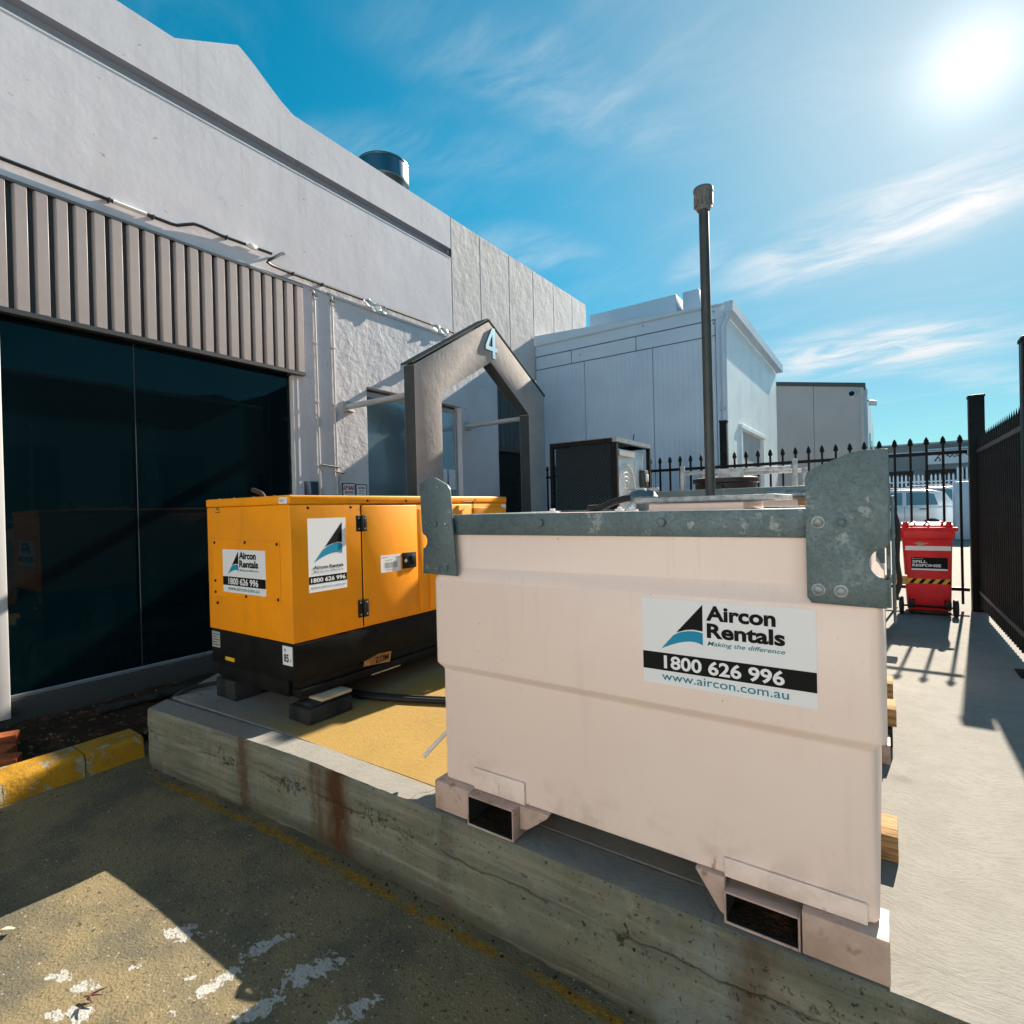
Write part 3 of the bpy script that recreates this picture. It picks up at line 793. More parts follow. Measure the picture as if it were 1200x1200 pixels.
q.tube([(X+.002, 3.86, 4.475), (X+.01, 3.82, 4.455), (X+.05, 3.72, 4.37), (X+.05, 3.63, 4.295), (X+.04, 3.62, 4.275), (X+.02, 3.68, 4.268), (X, 3.9, 4.27), (X, 6.98, 4.315)], .017, 8)
sp_ = obj('service_pipe', q, 'black_pipe', wh)
for yy, zz in ((2.07, 4.305), (2.44, 4.305), (3.17, 4.395), (3.98, 4.275), (4.4, 4.28), (5.3, 4.29)):
    q = MB(); q.box(WX, X+.019, yy-.006, yy+.006, zz-.02, zz+.019)
    obj('bracket', q, 'black_pipe', sp_)
q = MB(); q.tube([(X, 2.10, 4.306), (X, 2.38, 4.306)], .021, 8); obj('pipe_sleeve', q, 'white_plastic', sp_)
q = MB(); q.tube([(X, 3.38, 4.402), (X, 3.52, 4.407)], .024, 8); q.box(X-.01, X+.024, 3.42, 3.50, 4.378, 4.428); obj('pipe_joint', q, 'white_plastic', sp_, bevel=.004)
q = MB(); q.tube([(WX+.012, 3.30, 4.19), (WX+.012, 4.2, 4.20), (WX+.012, 4.62, 4.17), (WX+.012, 7.0, 4.205)], .006, 6)
obj('thin_cable', q, 'conduit', wh)
# scraps of clear plastic caught on the pipe
def scrap(y0, z0, L, seed):
    q = MB(); n = 12; vs = []
    for i in range(n+1):
        for j in range(6):
            u, v = i/n, j/5
            vs.append((X+.012+.022*noise.noise(Vector((u*4, v*3, seed)))+.006*v, y0+L*u + .03*noise.noise(Vector((v*5, u*3, seed+3))), z0 + .03 - .13*v*(1-.5*abs(u-.5)) - .03*u + .04*noise.noise(Vector((u*6, v*4, seed+7)))))
    q.add(vs, [(i*6+j, i*6+j+1, (i+1)*6+j+1, (i+1)*6+j) for i in range(n) for j in range(5)])
    return q
tag(obj('plastic_scrap', scrap(5.05, 4.29, .42, 2), 'clear_plastic', loc=(X, 5.05, 4.2), ang=10), 'torn clear plastic scrap on the wall pipe above the reflective doors', 'plastic scrap', 'plastic scraps on the pipe')
tag(obj('plastic_scrap', scrap(6.42, 4.31, .40, 9), 'clear_plastic', loc=(X, 6.4, 4.2), ang=10), 'torn clear plastic scrap on the wall pipe just above the sloping arch top', 'plastic scrap', 'plastic scraps on the pipe')

# small warning signs
def wall_sign(name, label, y, z0, w, h, lines):
    t = thing(name, label, 'sign', (WX, y, z0), 'warning signs on the warehouse wall')
    q = MB(); q.box(WX+.001, WX+.008, y-.012, y+w+.012, z0-.012, z0+h+.012); obj('backing', q, 'ink_black', t)
    q = MB(); q.box(WX+.0085, WX+.012, y, y+w, z0, z0+h); fc = obj('face', q, 'sticker_white', t)
    for (s, a, b, hh, wd, mt) in lines:
        flat_obj('lettering', text_mesh(s, (WX+.0125, y+a*w, z0+b*h), (0, 1, 0), (0, 0, 1), hh*h, wd*w, .05), mt, fc)
wall_sign('warning_sign', 'small white sign reading LP GAS ISOLATION VALVE beside the conduit', 4.655, 1.50, .185, .215,
          [('LP GAS', .06, .66, .24, .88, 'ink_red'), ('ISOLATION', .12, .42, .12, .76, 'ink_red'), ('VALVE', .18, .12, .19, .64, 'ink_red')])
wall_sign('warning_sign', 'small white CAUTION sign between the gas sign and the reflective door', 4.875, 1.49, .165, .215,
          [('CAUTION', .14, .76, .12, .72, 'ink_red'), ('GAS METER', .24, .60, .06, .5, 'ink_grey'), ('KEEP CLEAR', .20, .46, .06, .6, 'ink_grey'), ('VALVE', .30, .24, .12, .4, 'ink_grey'), ('IN CABINET', .15, .08, .06, .7, 'ink_grey')])

# roof ventilator
rv = thing('roof_ventilator', 'round stainless steel roof ventilator above the parapet', 'ventilator', (-7.5, 6.95, 5.46))
q = MB(); q.lathe((-7.5, 6.95, 5.46), [(.22, 0), (.22, 1.50), (.26, 1.58), (.36, 1.72), (.43, 1.86)], 32); obj('duct', q, 'stainless', rv)
q = MB(); q.lathe((-7.5, 6.95, 5.46), [(.44, 1.862), (.462, 1.88), (.468, 1.93), (.468, 2.19), (.45, 2.205), (.43, 2.19), (.42, 2.0)], 32); obj('hood', q, 'stainless', rv)
q = MB(); q.lathe((-7.5, 6.95, 5.46), [(.474, 2.175), (.478, 2.182), (.478, 2.205), (.474, 2.21)], 32); obj('rim', q, 'stainless', rv)

# ================================================================== ENTRANCE ARCH
AX, AB = -4.45, -4.63
ar = thing('entrance_arch', 'free-standing rendered gable arch carrying a white number 4', 'arch', (AX, 6, 0))
out = [(4.53, 0), (4.53, 3.03), (5.985, 3.91), (7.42, 3.10), (7.42, 0)]
inn = [(6.965, 0), (6.965, 2.76), (6.02, 3.36), (4.985, 2.765), (4.985, 0)]
q = MB(); q.prism(out+inn, 'x', AX, AB)
q.mi = [1]*len(q.f); q.mi[0] = 0  # front face plain render, the other faces shaded by colour
obj('frame', q, ['arch_render', 'arch_shade_flashing'], ar, bevel=.006, seg=2)
q = MB(); q.box(AB-.01, AX+.012, 4.515, 4.70, 3.035, 3.06) if False else None
for (p, e) in (((4.50, 3.035), (5.98, 3.93)), ((5.99, 3.93), (7.45, 3.105))):
    q = MB(); dx_, dz_ = e[0]-p[0], e[1]-p[1]; L = math.hypot(dx_, dz_); nx_, nz_ = -dz_/L*.022, dx_/L*.022
    q.prism([(p[0], p[1]+.002), (e[0], e[1]+.002), (e[0]+nx_*0, e[1]+.026), (p[0]+nx_, p[1]+nz_)], 'x', AX+.0015, AB-.008)
    obj('flashing', q, 'arch_shade_flashing', ar)
for (y, z) in ((4.76, 2.755), (7.28, 2.775), (5.99, 3.545)):
    q = MB(); q.tube([(WX+.02, y, z), (AB-.002, y, z)], .038, 14); st = obj('strut', q, 'trim_grey', ar)
    q = MB(); q.box(WX+.001, WX+.018, y-.075, y+.075, z-.075, z+.075); q.box(WX+.001, WX+.06, y-.05, y+.09, z-.066, z-.052); obj('wall_plate', q, 'trim_grey', st, bevel=.003)
# number 4
fo = [(0, .145), (0, .20), (.155, .42), (.215, .42), (.215, .20), (.27, .20), (.27, .145), (.215, .145), (.215, .0), (.155, .0), (.155, .145)]
def four(x0_, x1_, gy, gz, sc_=1.0):
    q = MB(); pts = [(5.885+gy + a*sc_, 3.412+gz + b*sc_) for a, b in fo]
    hole = None
    # built from strokes so that the counter stays open
    P_ = lambda a, b: (5.885+gy+a, 3.412+gz+b)
    q.prism([P_(.155, 0), P_(.215, 0), P_(.215, .42), P_(.155, .42)], 'x', x0_, x1_)
    q.prism([P_(0, .10), P_(.154, .10), P_(.154, .155), P_(0, .155)], 'x', x0_, x1_)
    q.prism([P_(.216, .10), P_(.27, .10), P_(.27, .155), P_(.216, .155)], 'x', x0_, x1_)
    q.prism([P_(0, .156), P_(.062, .156), P_(.154, .335), P_(.154, .42)], 'x', x0_, x1_)
    return q
nb = obj('number_sign', four(AX+.0125, AX+.022, 0, 0), 'sign_metal', ar, label='white raised number 4 at the arch peak')
obj('number_edge', four(AX+.001, AX+.012, -.004, -.004), 'ink_black', nb)

# ================================================================== CLAD BUILDING BEHIND THE FENCE
CX, CY = -2.17, 9.6
cb = thing('clad_building', 'white ribbed-panel building with gutter and roller shutter behind the fence', 'building', (CX, CY, 0))
q = MB(); q.box(WX+.01, CX-.05, CY+.06, 14.75, -.05, 4.66); obj('core', q, 'trim_grey', cb)
def ribbed_xz(xa, xb, z0, z1, yf, rib=.085):
    q = MB(); pts = []
    n = max(1, int((xb-xa)/rib)); s_ = (xb-xa)/n
    for i in range(n):
        x = xa+i*s_
        pts += [(x, yf), (x+s_*.86, yf), (x+s_*.90, yf+.005), (x+s_*.96, yf+.005)]
    pts += [(xb, yf), (xb, yf+.055), (xa, yf+.055)]
    q.prism(pts, 'z', z0, z1); return q
xj = [WX+.01, -4.815, -3.435, CX-.0]
for a, b in zip(xj, xj[1:]):
    obj('wall_panel', ribbed_xz(a+.006, b-.006-(.16 if b == CX else 0), 0, 4.185, CY), 'clad_white', cb, smooth=False)
q = MB(); q.box(CX-.155, CX-.004, CY-.004, CY+.05, 0, 4.52); obj('corner_trim', q, 'clad_white', cb)
zz = lambda x: 4.71 + (CX-x)*.052
hj = [WX+.01, -5.1, -3.75, CX-.16]
for a, b in zip(hj, hj[1:]):
    q = MB(); q.box(a+.008, b-.008, CY, CY+.05, 4.20, 4.455); obj('band_panel', q, 'clad_white', cb, bevel=.004, seg=1)
q = MB(); q.prism([(WX+.01, 4.47), (CX+.02, 4.47), (CX+.02, zz(CX)), (WX+.01, zz(WX))], 'y', CY-.012, CY+.06); obj('fascia_board', q, 'clad_white', cb, bevel=.003, seg=1)
q = MB(); q.box(WX+.01, CX-.16, CY-.003, CY+.003, 4.190, 4.199); obj('joint_strip', q, 'dark_trim', cb)
for (x, z, rr) in ((-2.35, 4.60, .012), (-2.35, 4.40, .012), (-3.6, 4.62, .01), (-4.9, 4.33, .01)):
    q = MB(); q.lathe((x, CY-.012, z), [(rr, 0), (rr, .012)], 8, axis=(0, -1, 0)); obj('rivet', q, 'dark_trim', cb)
# sunny side wall with shutter
yj = [CY+.055, 10.6, 11.72, 12.78, 13.75, 14.75]
for i, (a, b) in enumerate(zip(yj, yj[1:])):
    q = MB(); z0 = 2.70 if i in (1, 2) else 0
    n = 11; pts = []
    for k in range(n):
        y = a+.006 + (b-a-.012)*k/n; s_ = (b-a-.012)/n
        pts += [(CX, y), (CX, y+s_*.86), (CX-.005, y+s_*.90), (CX-.005, y+s_*.96)]
    pts += [(CX, b-.006), (CX-.05, b-.006), (CX-.05, a+.006)]
    q.prism(pts, 'z', z0, 4.50); obj('wall_panel', q, 'clad_sun', cb, smooth=False)
q = MB(); q.box(CX-.07, CX+.03, 10.56, 10.66, 0, 2.70); q.box(CX-.07, CX+.03, 12.74, 12.84, 0, 2.70); q.box(CX-.07, CX+.05, 10.50, 12.90, 2.701, 2.78); obj('shutter_frame', q, 'clad_sun', cb, bevel=.004, seg=1)
first = None
for k in range(26):
    if first is None:
        q = MB(); q.prism([(CX-.10, 0.004), (CX-.062, .02), (CX-.058, .055), (CX-.062, .09), (CX-.10, .100)], 'y', 10.66, 12.74)
        first = obj('shutter_slat', q, 'shutter', cb, smooth=False)
    else: share(first, 'shutter_slat', (0, 0, .1035*k), cb)
q = MB(); q.prism([(CX+.002, 4.52), (CX+.14, 4.545), (CX+.15, 4.70), (CX+.135, 4.70), (CX+.125, 4.56), (CX+.005, 4.535)], 'y', CY-.08, 14.85); gt = obj('gutter', q, 'clad_white', cb)
q = MB(); q.box(CX+.004, CX+.145, CY-.086, CY-.081, 4.53, 4.70); obj('end_cap', q, 'clad_white', gt)
q = MB(); q.box(CX+.004, CX+.145, 14.851, 14.856, 4.53, 4.70); obj('end_cap', q, 'clad_white', gt)
q = MB(); q.box(CX-4, CX+.0, CY-.02, 14.8, 4.665, 4.70); obj('roof_sheet', q, 'trim_grey', cb)
q = MB(); q.tube([(CX+.045, CY-.035, 4.60), (CX+.045, CY-.035, 4.45), (CX-.03, CY-.05, 4.30), (CX-.035, CY-.05, .0)], .042, 12); dp = obj('downpipe', q, 'clad_white', cb)
for z in (2.9, 1.6):
    q = MB(); q.box(CX-.09, CX+.02, CY-.10, CY-.002, z, z+.04); obj('strap', q, 'trim_grey', dp)
q = MB(); q.box(-5.12, -3.27, 10.5, 12.5, 4.71, 5.41); obj('roof_parapet', q, 'clad_white', cb, bevel=.01)
q = MB(); q.box(-3.17, -2.86, 10.6, 11.2, 4.71, 5.45); obj('roof_vent', q, 'clad_white', cb, bevel=.01)

# ================================================================== GREY BUILDING
gb = thing('grey_building', 'plain grey building with sloping roofline beyond the clad building', 'building', (-.53, 20, 0))
for a, b in ((-7.5, -4.6), (-4.59, -1.86), (-1.85, -.53)):
    zr = lambda x: 4.93 + (-.53-x)*.165
    q = MB(); q.prism([(a, -.1), (b, -.1), (b, zr(b)-.1), (a, zr(a)-.1)], 'y', 20, 20.3); obj('wall_panel', q, 'grey_clad', gb)
q = MB(); q.prism([(-7.6, 4.93+7.07*.165-.098), (-.44, 4.93-.015-.098), (-.44, 4.94), (-7.6, 4.93+7.07*.165+.02)], 'y', 19.94, 32); obj('roof', q, 'dark_trim', gb)
q = MB(); q.box(-.53, -.40, 20.3, 32, -.1, 4.80); obj('side_wall', q, 'clad_white', gb)
q = MB(); q.box(-.58, -.49, 19.95, 19.998, -.1, 4.81); obj('corner_trim', q, 'trim_grey', gb)
q = MB(); q.box(-.395, -.37, 22, 23.3, 2.4, 3.6); q.box(-.395, -.37, 25, 26.3, 2.4, 3.6); obj('window', q, 'car_glass', gb)
sc_ = thing('security_camera', 'small round white security camera high on the grey wall', 'camera', (-.80, 19.98, 4.62))
q = MB(); q.lathe((-.80, 19.995, 4.66), [(.12, 0), (.12, .06), (.09, .09)], 16, axis=(0, -1, 0)); obj('mount', q, 'clad_white', sc_)
q = MB(); q.lathe((-.80, 19.90, 4.655), [(.075, 0), (.075, .05), (.05, .09), (.015, .10)], 16, axis=(0, -1, -.3)); obj('lens_dome', q, 'ink_black', sc_)
fl = thing('flood_light', 'small flood light on the corner of the grey building', 'flood light', (-.40, 20.1, 4.35))
q = MB(); q.tube([(-.42, 20.15, 4.40), (-.32, 20.15, 4.44), (-.26, 20.15, 4.40)], .022, 8); obj('arm', q, 'trim_grey', fl)
q = MB(); q.prism([(-.38, 4.28), (-.16, 4.24), (-.16, 4.36), (-.36, 4.42)], 'y', 20.02, 20.28); obj('head', q, 'clad_white', fl, bevel=.01)

# ================================================================== FAR BUILDING, PALISADE, CARS, CABINET
fb = thing('far_building', 'low grey far building with white script sign behind the cars', 'building', (3, 34, 0))
q = MB(); q.box(-8, 16, 34, 44, 2.75, 4.02); q.box(-8, 16, 34, 44, -.1, .0); obj('wall', q, 'far_wall', fb)
q = MB(); q.box(-8, 16, 34.6, 35, 0, 2.75); obj('shopfront', q, 'far_dark', fb)
for xx in (-6, -1.5, 1.2, 5.6, 10): 
    q = MB(); q.box(xx, xx+.45, 34.02, 34.55, 0, 2.749); obj('pier', q, 'far_wall', fb)
q = MB(); q.box(-8, 16, 33.75, 34.4, 4.021, 4.10); obj('roof_edge', q, 'trim_grey', fb)
q = MB(); q.box(-.1, 1.9, 33.9, 33.98, 3.62, 3.70); obj('light_strip', q, 'clad_white', fb)
sg = thing('shop_sign', 'white shop sign with black script lettering on the far building', 'sign', (2.6, 33.9, 3.3))
q = MB(); q.box(1.75, 4.6, 33.88, 33.99, 3.02, 3.68); obj('board', q, 'sticker_white', sg)
q = MB(); q.prism([(1.7, 3.70), (4.7, 3.70), (4.7, 3.78), (1.7, 3.76)], 'y', 33.6, 33.99); obj('awning_edge', q, 'clad_white', sg)
sw = MB()
sw.tube([(2.16 + .10*math.cos(t)*(1+.3*math.sin(3*t)), 33.87, 3.33 + .2*math.sin(t*.5+.6)*math.cos(t*.9)) for t in [i*.35 for i in range(22)]], .022, 6)
sw.tube([(2.5+.04*i, 33.87, 3.38+.07*math.sin(i*1.4)) for i in range(16)], .022, 6)
sw.tube([(3.15+.05*i, 33.87, 3.42+.05*math.sin(i*.9+1)) for i in range(9)], .022, 6)
obj('lettering', sw, 'ink_black', sg)

pf = thing('palisade_fence', 'white palisade fence behind the white cars', 'fence', (1, 30, 0))
q = MB(); q.box(-3, 3.6, 30.02, 30.06, 2.05, 2.11); q.box(-3, 3.6, 30.02, 30.06, .4, .46); obj('rail', q, 'clad_white', pf)
q = MB(); q.prism([(-3, 0), (-2.93, 0), (-2.93, 2.32), (-2.965, 2.42), (-3, 2.32)], 'y', 30.0, 30.018); first = obj('pale', q, 'clad_white', pf, smooth=False)
for i in range(1, 44): share(first, 'pale', (.15*i, 0, (.25 if i > 36 else 0)), pf)

def car(name, label, x_rear, y0, z_roof, parent=None):
    """estate-type car seen from its left... it faces -X; near side at y0"""
    t = thing(name, label, 'car', (x_rear-2.3, y0+.9, 0), 'white cars parked beyond the fence')
    X_ = lambda u: x_rear - u            # u runs from the tail to the nose
    k = z_roof/1.62
    low = [(0.05, .35), (0, .62), (.02, .98*k), (.10, 1.05*k), (3.35, 1.02*k), (3.5, .98*k), (4.35, .78*k), (4.5, .62), (4.48, .32)]
    q = MB(); rows = []
    for (yy, ins) in ((0, .05), (.06, 0), (1.74, 0), (1.80, .05)):
        rows.append([(X_(u), y0+yy, z - (ins if z > .9 else 0)) for u, z in low])
    n = len(low); vs = [p for r_ in rows for p in r_]
    fs = [(i*n+j, i*n+(j+1) % n, (i+1)*n+(j+1) % n, (i+1)*n+j) for i in range(3) for j in range(n)] + [tuple(range(n))[::-1], tuple(range(3*n, 4*n))]
    q.add(vs, fs); body = obj('body', q, 'car_white', t, bevel=.03)
    cab = [(.12, 1.0*k), (.42, 1.50*k), (.85, 1.60*k), (2.1, 1.62*k), (2.55, 1.55*k), (3.35, 1.0*k)]
    q = MB(); A = [(X_(u), y0+.06+.16*max(0, (z-1.0*k)/.62), z) for u, z in cab]; B = [(X_(u), y0+1.74-.16*max(0, (z-1.0*k)/.62), z) for u, z in cab]
    n = len(cab); q.add(A+B, [tuple(range(n)), tuple(range(n, 2*n))[::-1]] + [(i, (i+1) % n, n+(i+1) % n, n+i) for i in range(n)])
    obj('cabin', q, 'car_white', t, bevel=.03)
    for pts in ([(.62, 1.08), (.72, 1.44), (.98, 1.51), (1.50, 1.52), (1.50, 1.08)], [(1.62, 1.08), (1.62, 1.52), (2.12, 1.52), (2.42, 1.46), (2.95, 1.10)]):
        q = MB(); q.add([(X_(u), y0+.045+.16*max(0, (z-1.0)/.62), z*k) for u, z in pts] + [(X_(u), y0+.075+.16*max(0, (z-1.0)/.62), z*k) for u, z in pts],
                        [tuple(range(5)), tuple(range(5, 10))[::-1]] + [(i, (i+1) % 5, 5+(i+1) % 5, 5+i) for i in range(5)])
        obj('side_window', q, 'car_glass', t, smooth=False)
    for u in (.95, 2.15): 
        q = MB(); q.box(X_(u), X_(u)-.2, y0-.03, y0+.01, .93*k, .965*k); obj('door_handle', q, 'black_plastic', t, bevel=.008)
    for u in (1.56,):
        q = MB(); q.box(X_(u)-.006, X_(u)+.006, y0-.002, y0+.012, .4, 1.0*k); obj('door_gap', q, 'black_plastic', t)
    q = MB(); q.box(X_(2.75), X_(2.98), y0-.18, y0+.02, 1.04*k, 1.2*k); obj('mirror', q, 'black_plastic', t, bevel=.03)
    q = MB(); q.box(X_(.02), X_(.22), y0-.012, y0+.2, .72*k, .98*k); obj('tail_light', q, 'ink_red', t, bevel=.02)
    for yy in (.25, 1.5): 
        q = MB(); q.tube([(X_(.75), y0+yy, 1.64*k), (X_(.9), y0+yy, 1.69*k), (X_(2.1), y0+yy, 1.70*k), (X_(2.25), y0+yy, 1.65*k)], .02, 6); obj('roof_rail', q, 'alu', t)
    for u in (.8, 3.6):
        for yy in (.0, 1.6):
            q = MB(); q.lathe((X_(u), y0+yy-.01, .33), [(.20, 0), (.31, 0), (.33, .03), (.33, .19), (.31, .22)], 20, axis=(0, 1, 0)); wl = obj('wheel', q, 'rubber', t)
            q = MB(); q.lathe((X_(u), y0+yy-.014, .33), [(.02, 0), (.19, .004), (.2, .02)], 16, axis=(0, 1, 0)); obj('rim', q, 'wheel_grey', wl)
    return t
car('parked_car', 'white estate car parked nearest beyond the black fence', 2.12, 23.6, 1.66)
car('parked_car', 'white car whose roof shows behind the nearest white car', 3.0, 26.6, 1.80)

ct = thing('utility_cabinet', 'white sheet-metal cabinet standing beside the white car', 'cabinet', (2.2, 21.9, 0))
q = MB(); q.box(1.80, 2.16, 21.8, 22.6, .02, 1.83); obj('side_panel', q, 'clad_white', ct, bevel=.01)
q = MB(); q.box(2.17, 3.6, 21.9, 22.6, .02, 1.62); obj('cabinet_body', q, 'clad_white', ct, bevel=.01)
q = MB(); q.box(2.1, 3.7, 21.85, 22.7, 1.621, 1.70); obj('cabinet_roof', q, 'trim_grey', ct)
q = MB(); q.tube([(2.22+.06*i, 21.89, 1.30+.08*math.sin(i*1.1)) for i in range(14)], .02, 6); obj('scribble', q, 'ink_black', ct)
q = MB(); q.box(2.45, 2.75, 21.7, 21.9, .70, 1.0); obj('meter', q, 'black_plastic', ct, bevel=.01)

# building across the yard (seen only as a reflection in the shopfront)
ob_ = thing('yard_building', 'dark grey shed facing the warehouse from across the yard', 'building', (12.1, 8, 0))
q = MB(); q.box(12.1, 20, -20, 14.6, G-.05, 6.42); q.box(12.3, 20, 14.6, 32, G-.05, 7.05); q.prism([(11.0, 6.42), (13.6, 6.42), (12.3, 6.72)], 'x', 12.2, 20); obj('wall', q, 'opp_wall', ob_)
for a in (-4, 3.5, 8.6):
    q = MB(); q.box(12.06, 12.098, a, a+3.2, 0, 3.9); obj('roller_door', q, 'far_dark', ob_)
q = MB(); q.box(11.98, 12.098, -20, 14.6, 6.30, 6.44); obj('gutter', q, 'trim_grey', ob_)

# unseen pale building added behind the viewer to throw sunlight back onto shaded fronts
nb_ = thing('bounce_building', 'unseen pale building added to bounce sunlight into the yard', 'building', (0, -8, 0))
q = MB(); q.box(-26, 14, -16, -8, G-.05, 4.8); obj('wall', q, 'pale_wall', nb_)
for a in (-19, -9, 4):
    q = MB(); q.box(a, a+3.4, -7.998, -7.95, G, 3.6); obj('roller_door', q, 'shutter', nb_)
q = MB(); q.box(-26.2, 14.2, -8.0+.002, -7.85, 4.7, 4.9); obj('gutter', q, 'trim_grey', nb_)

# ================================================================== AIR CONDITIONER IN ITS CAGE
ax0, ax1, ay0, ay1, az1 = -3.30, -2.44, 5.6, 6.66, 2.09
cg = thing('security_cage', 'black expanded-mesh cage around the air conditioner', 'cage', (-2.87, 6.1, 0))
bars = []
for x in (ax0, ax1-.045):
    for y in (ay0, ay1-.045): bars.append((x, x+.045, y, y+.045, 0, az1))
for b in bars:
    q = MB(); q.box(*b); obj('post', q, 'black_steel', cg, bevel=.002, seg=1)
for z in (az1-.05, .55):
    for b in ((ax0+.045, ax1-.045, ay0+.002, ay0+.043, z, z+.048), (ax0+.045, ax1-.045, ay1-.043, ay1-.002, z, z+.048), (ax0+.002, ax0+.043, ay0+.045, ay1-.045, z, z+.048)):
        q = MB(); q.box(*b); obj('rail', q, 'black_steel', cg)
q = MB(); q.box(ax1-.05, ax1+.004, ay0-.002, ay1, az1-.045, az1+.004); q.box(ax0, ax1-.05, ay0, ay1, az1+.001, az1+.006); obj('lid', q, 'galv_bright', cg)
mesh = MB(); cw, ch = .052, .030
def lattice(fn, L, H):
    nx_, nz_ = int(L/cw), int(H/ch)
    for i in range(nx_):
        for j in range(nz_):
            a = (i*cw, (j+.5)*ch); b = ((i+.5)*cw, j*ch); c = ((i+1)*cw, (j+.5)*ch); e = ((i+.5)*cw, (j+1)*ch)
            for p, q_ in ((a, b), (b, c), (c, e), (e, a)):
                P0, P1 = fn(*p, 0), fn(*q_, 0); T0, T1 = fn(p[0], p[1]+.006, .006), fn(q_[0], q_[1]+.006, .006)
                mesh.add([P0, P1, T1, T0], [(0, 1, 2, 3)])
lattice(lambda u, v, dpt: (ax0+.047+u, ay0+.02+dpt, .60+v), .76, 1.44)
me_ = obj('mesh_panel', mesh, 'mesh_steel', cg, smooth=False); me_['kind'] = 'stuff'
acu = thing('air_conditioner', 'white outdoor air conditioning unit inside the black cage', 'air conditioner', (-2.7, 6.1, 0))
q = MB(); q.box(-3.1, ax1-.06, ay0+.10, ay1-.10, .62, 1.99); obj('casing', q, 'clad_sun', acu, bevel=.012)
q = MB(); q.box(ax0+.05, ax1-.062, ay0+.06, ay0+.098, .56, 2.035); obj('coil', q, 'dark_void', acu)
fx = ax1-.058
for z in (1.00, 1.56):
    q = MB(); q.lathe((fx, ay0+.36, z), [(.25, 0), (.262, .012), (.25, .028), (.24, .014)], 32, axis=(1, 0, 0), cap=False); fr = obj('fan_guard', q, 'white_plastic', acu)
    q = MB()
    for rr in (.06, .11, .16, .205):
        q.lathe((fx+.014, ay0+.36, z), [(rr, 0), (rr+.006, .003), (rr, .006)], 28, axis=(1, 0, 0), cap=False)
    for k in range(8):
        a = math.pi*k/8; q.bar((fx+.012, ay0+.36+.25*math.cos(a), z+.25*math.sin(a)), (fx+.012, ay0+.36-.25*math.cos(a), z-.25*math.sin(a)), .005, .005)
    obj('guard_ring', q, 'white_plastic', fr)
    q = MB(); q.lathe((fx+.003, ay0+.36, z), [(.235, 0), (.235, .002)], 28, axis=(1, 0, 0)); obj('fan_opening', q, 'trim_grey', fr)
q = MB(); q.box(fx+.001, fx+.008, ay0+.12, ay0+.62, 1.26, 1.86); q.box(fx+.001, fx+.006, ay0+.66, ay0+.92, 1.22, 1.90); obj('access_panel', q, 'clad_sun', acu)
q = MB(); q.box(fx+.001, fx+.05, ay0+.1, ay0+.55, 1.90, 1.96); obj('top_trim', q, 'trim_grey', acu)
q = MB(); q.box(fx+.02, fx+.08, ay1-.30, ay1-.16, 1.55, 1.76); sw_ = obj('isolator_switch', q, 'steel_post', acu, bevel=.006)
q = MB(); q.box(fx+.081, fx+.10, ay1-.26, ay1-.20, 1.62, 1.71); obj('switch_handle', q, 'white_plastic', sw_, bevel=.004)
q = MB(); q.tube([(fx, ay1-.42, 2.09), (fx-.01, ay1-.40, 2.14), (fx-.02, ay1-.34, 2.20)], .006, 6); obj('wire', q, 'black_plastic', acu)

# ================================================================== BLACK PICKET FENCE
FY = 8.25
fn_ = thing('picket_fence', 'black steel fence with ball-and-spear pickets across the yard behind the tanks', 'fence', (-2, FY, 0))
for z in (1.845, .225):
    q = MB(); q.box(-5.9, .80, FY-.02, FY+.02, z, z+.04); obj('rail', q, 'black_steel', fn_, bevel=.003, seg=1)
q = MB()
def picket(x):
    q.box(x-.0125, x+.0125, FY-.0125, FY+.0125, .07, 1.97)
    q.lathe((x, FY, 1.97), [(.014, 0), (.027, .012), (.029, .038), (.021, .048), (.026, .055), (.009, .092), (.002, .10)], 8)
picket(-1.777)
first = obj('picket', q, 'black_steel', fn_)
for i in range(-26, 17):
    if i == 0: continue
    share(first, 'picket', (.157*i, 0, 0), fn_)
fp = thing('fence_post', 'short square black fence post in front of the clad building corner', 'post', (-1.935, FY, 0), 'black fence posts')
q = MB(); q.box(-1.985, -1.885, FY+.025, FY+.125, 0, 2.52); obj('shaft', q, 'black_steel', fp, bevel=.004)
q = MB(); q.box(-1.992, -1.878, FY+.018, FY+.132, 2.521, 2.545); obj('cap', q, 'black_steel', fp, bevel=.004)
fp = thing('fence_post', 'square black corner post where the two fences meet beside the red bin', 'post', (.885, 8.25, 0), 'black fence posts')
q = MB(); q.box(.815, .955, 8.18, 8.32, 0, 2.48); obj('shaft', q, 'black_steel', fp, bevel=.004)
q = MB(); q.box(.808, .962, 8.173, 8.327, 2.481, 2.51); obj('cap', q, 'black_steel', fp, bevel=.004)
fp = thing('fence_post', 'tall square black post at the right-hand edge of the yard', 'post', (.90, 5.42, 0), 'black fence posts')
q = MB(); q.box(.84, .98, 5.36, 5.50, 0, 2.46); obj('shaft', q, 'black_steel', fp, bevel=.004)
q = MB(); q.box(.833, .987, 5.353, 5.507, 2.461, 2.49); obj('cap', q, 'black_steel', fp, bevel=.004)
q = MB(); q.box(.79, 1.03, 5.31, 5.55, .002, .014); obj('base_plate', q, 'black_steel', fp)
sf = thing('side_fence', 'black spear-topped fence panel running along the right of the yard', 'fence', (.9, 6.8, 0))
for z in (1.835, .215):
    q = MB(); q.box(.872, .912, 5.50, 8.18, z, z+.04); obj('rail', q, 'steel_post', sf, bevel=.003, seg=1)
q = MB(); q.box(.88, .905, 5.545, 5.57, .07, 1.94)
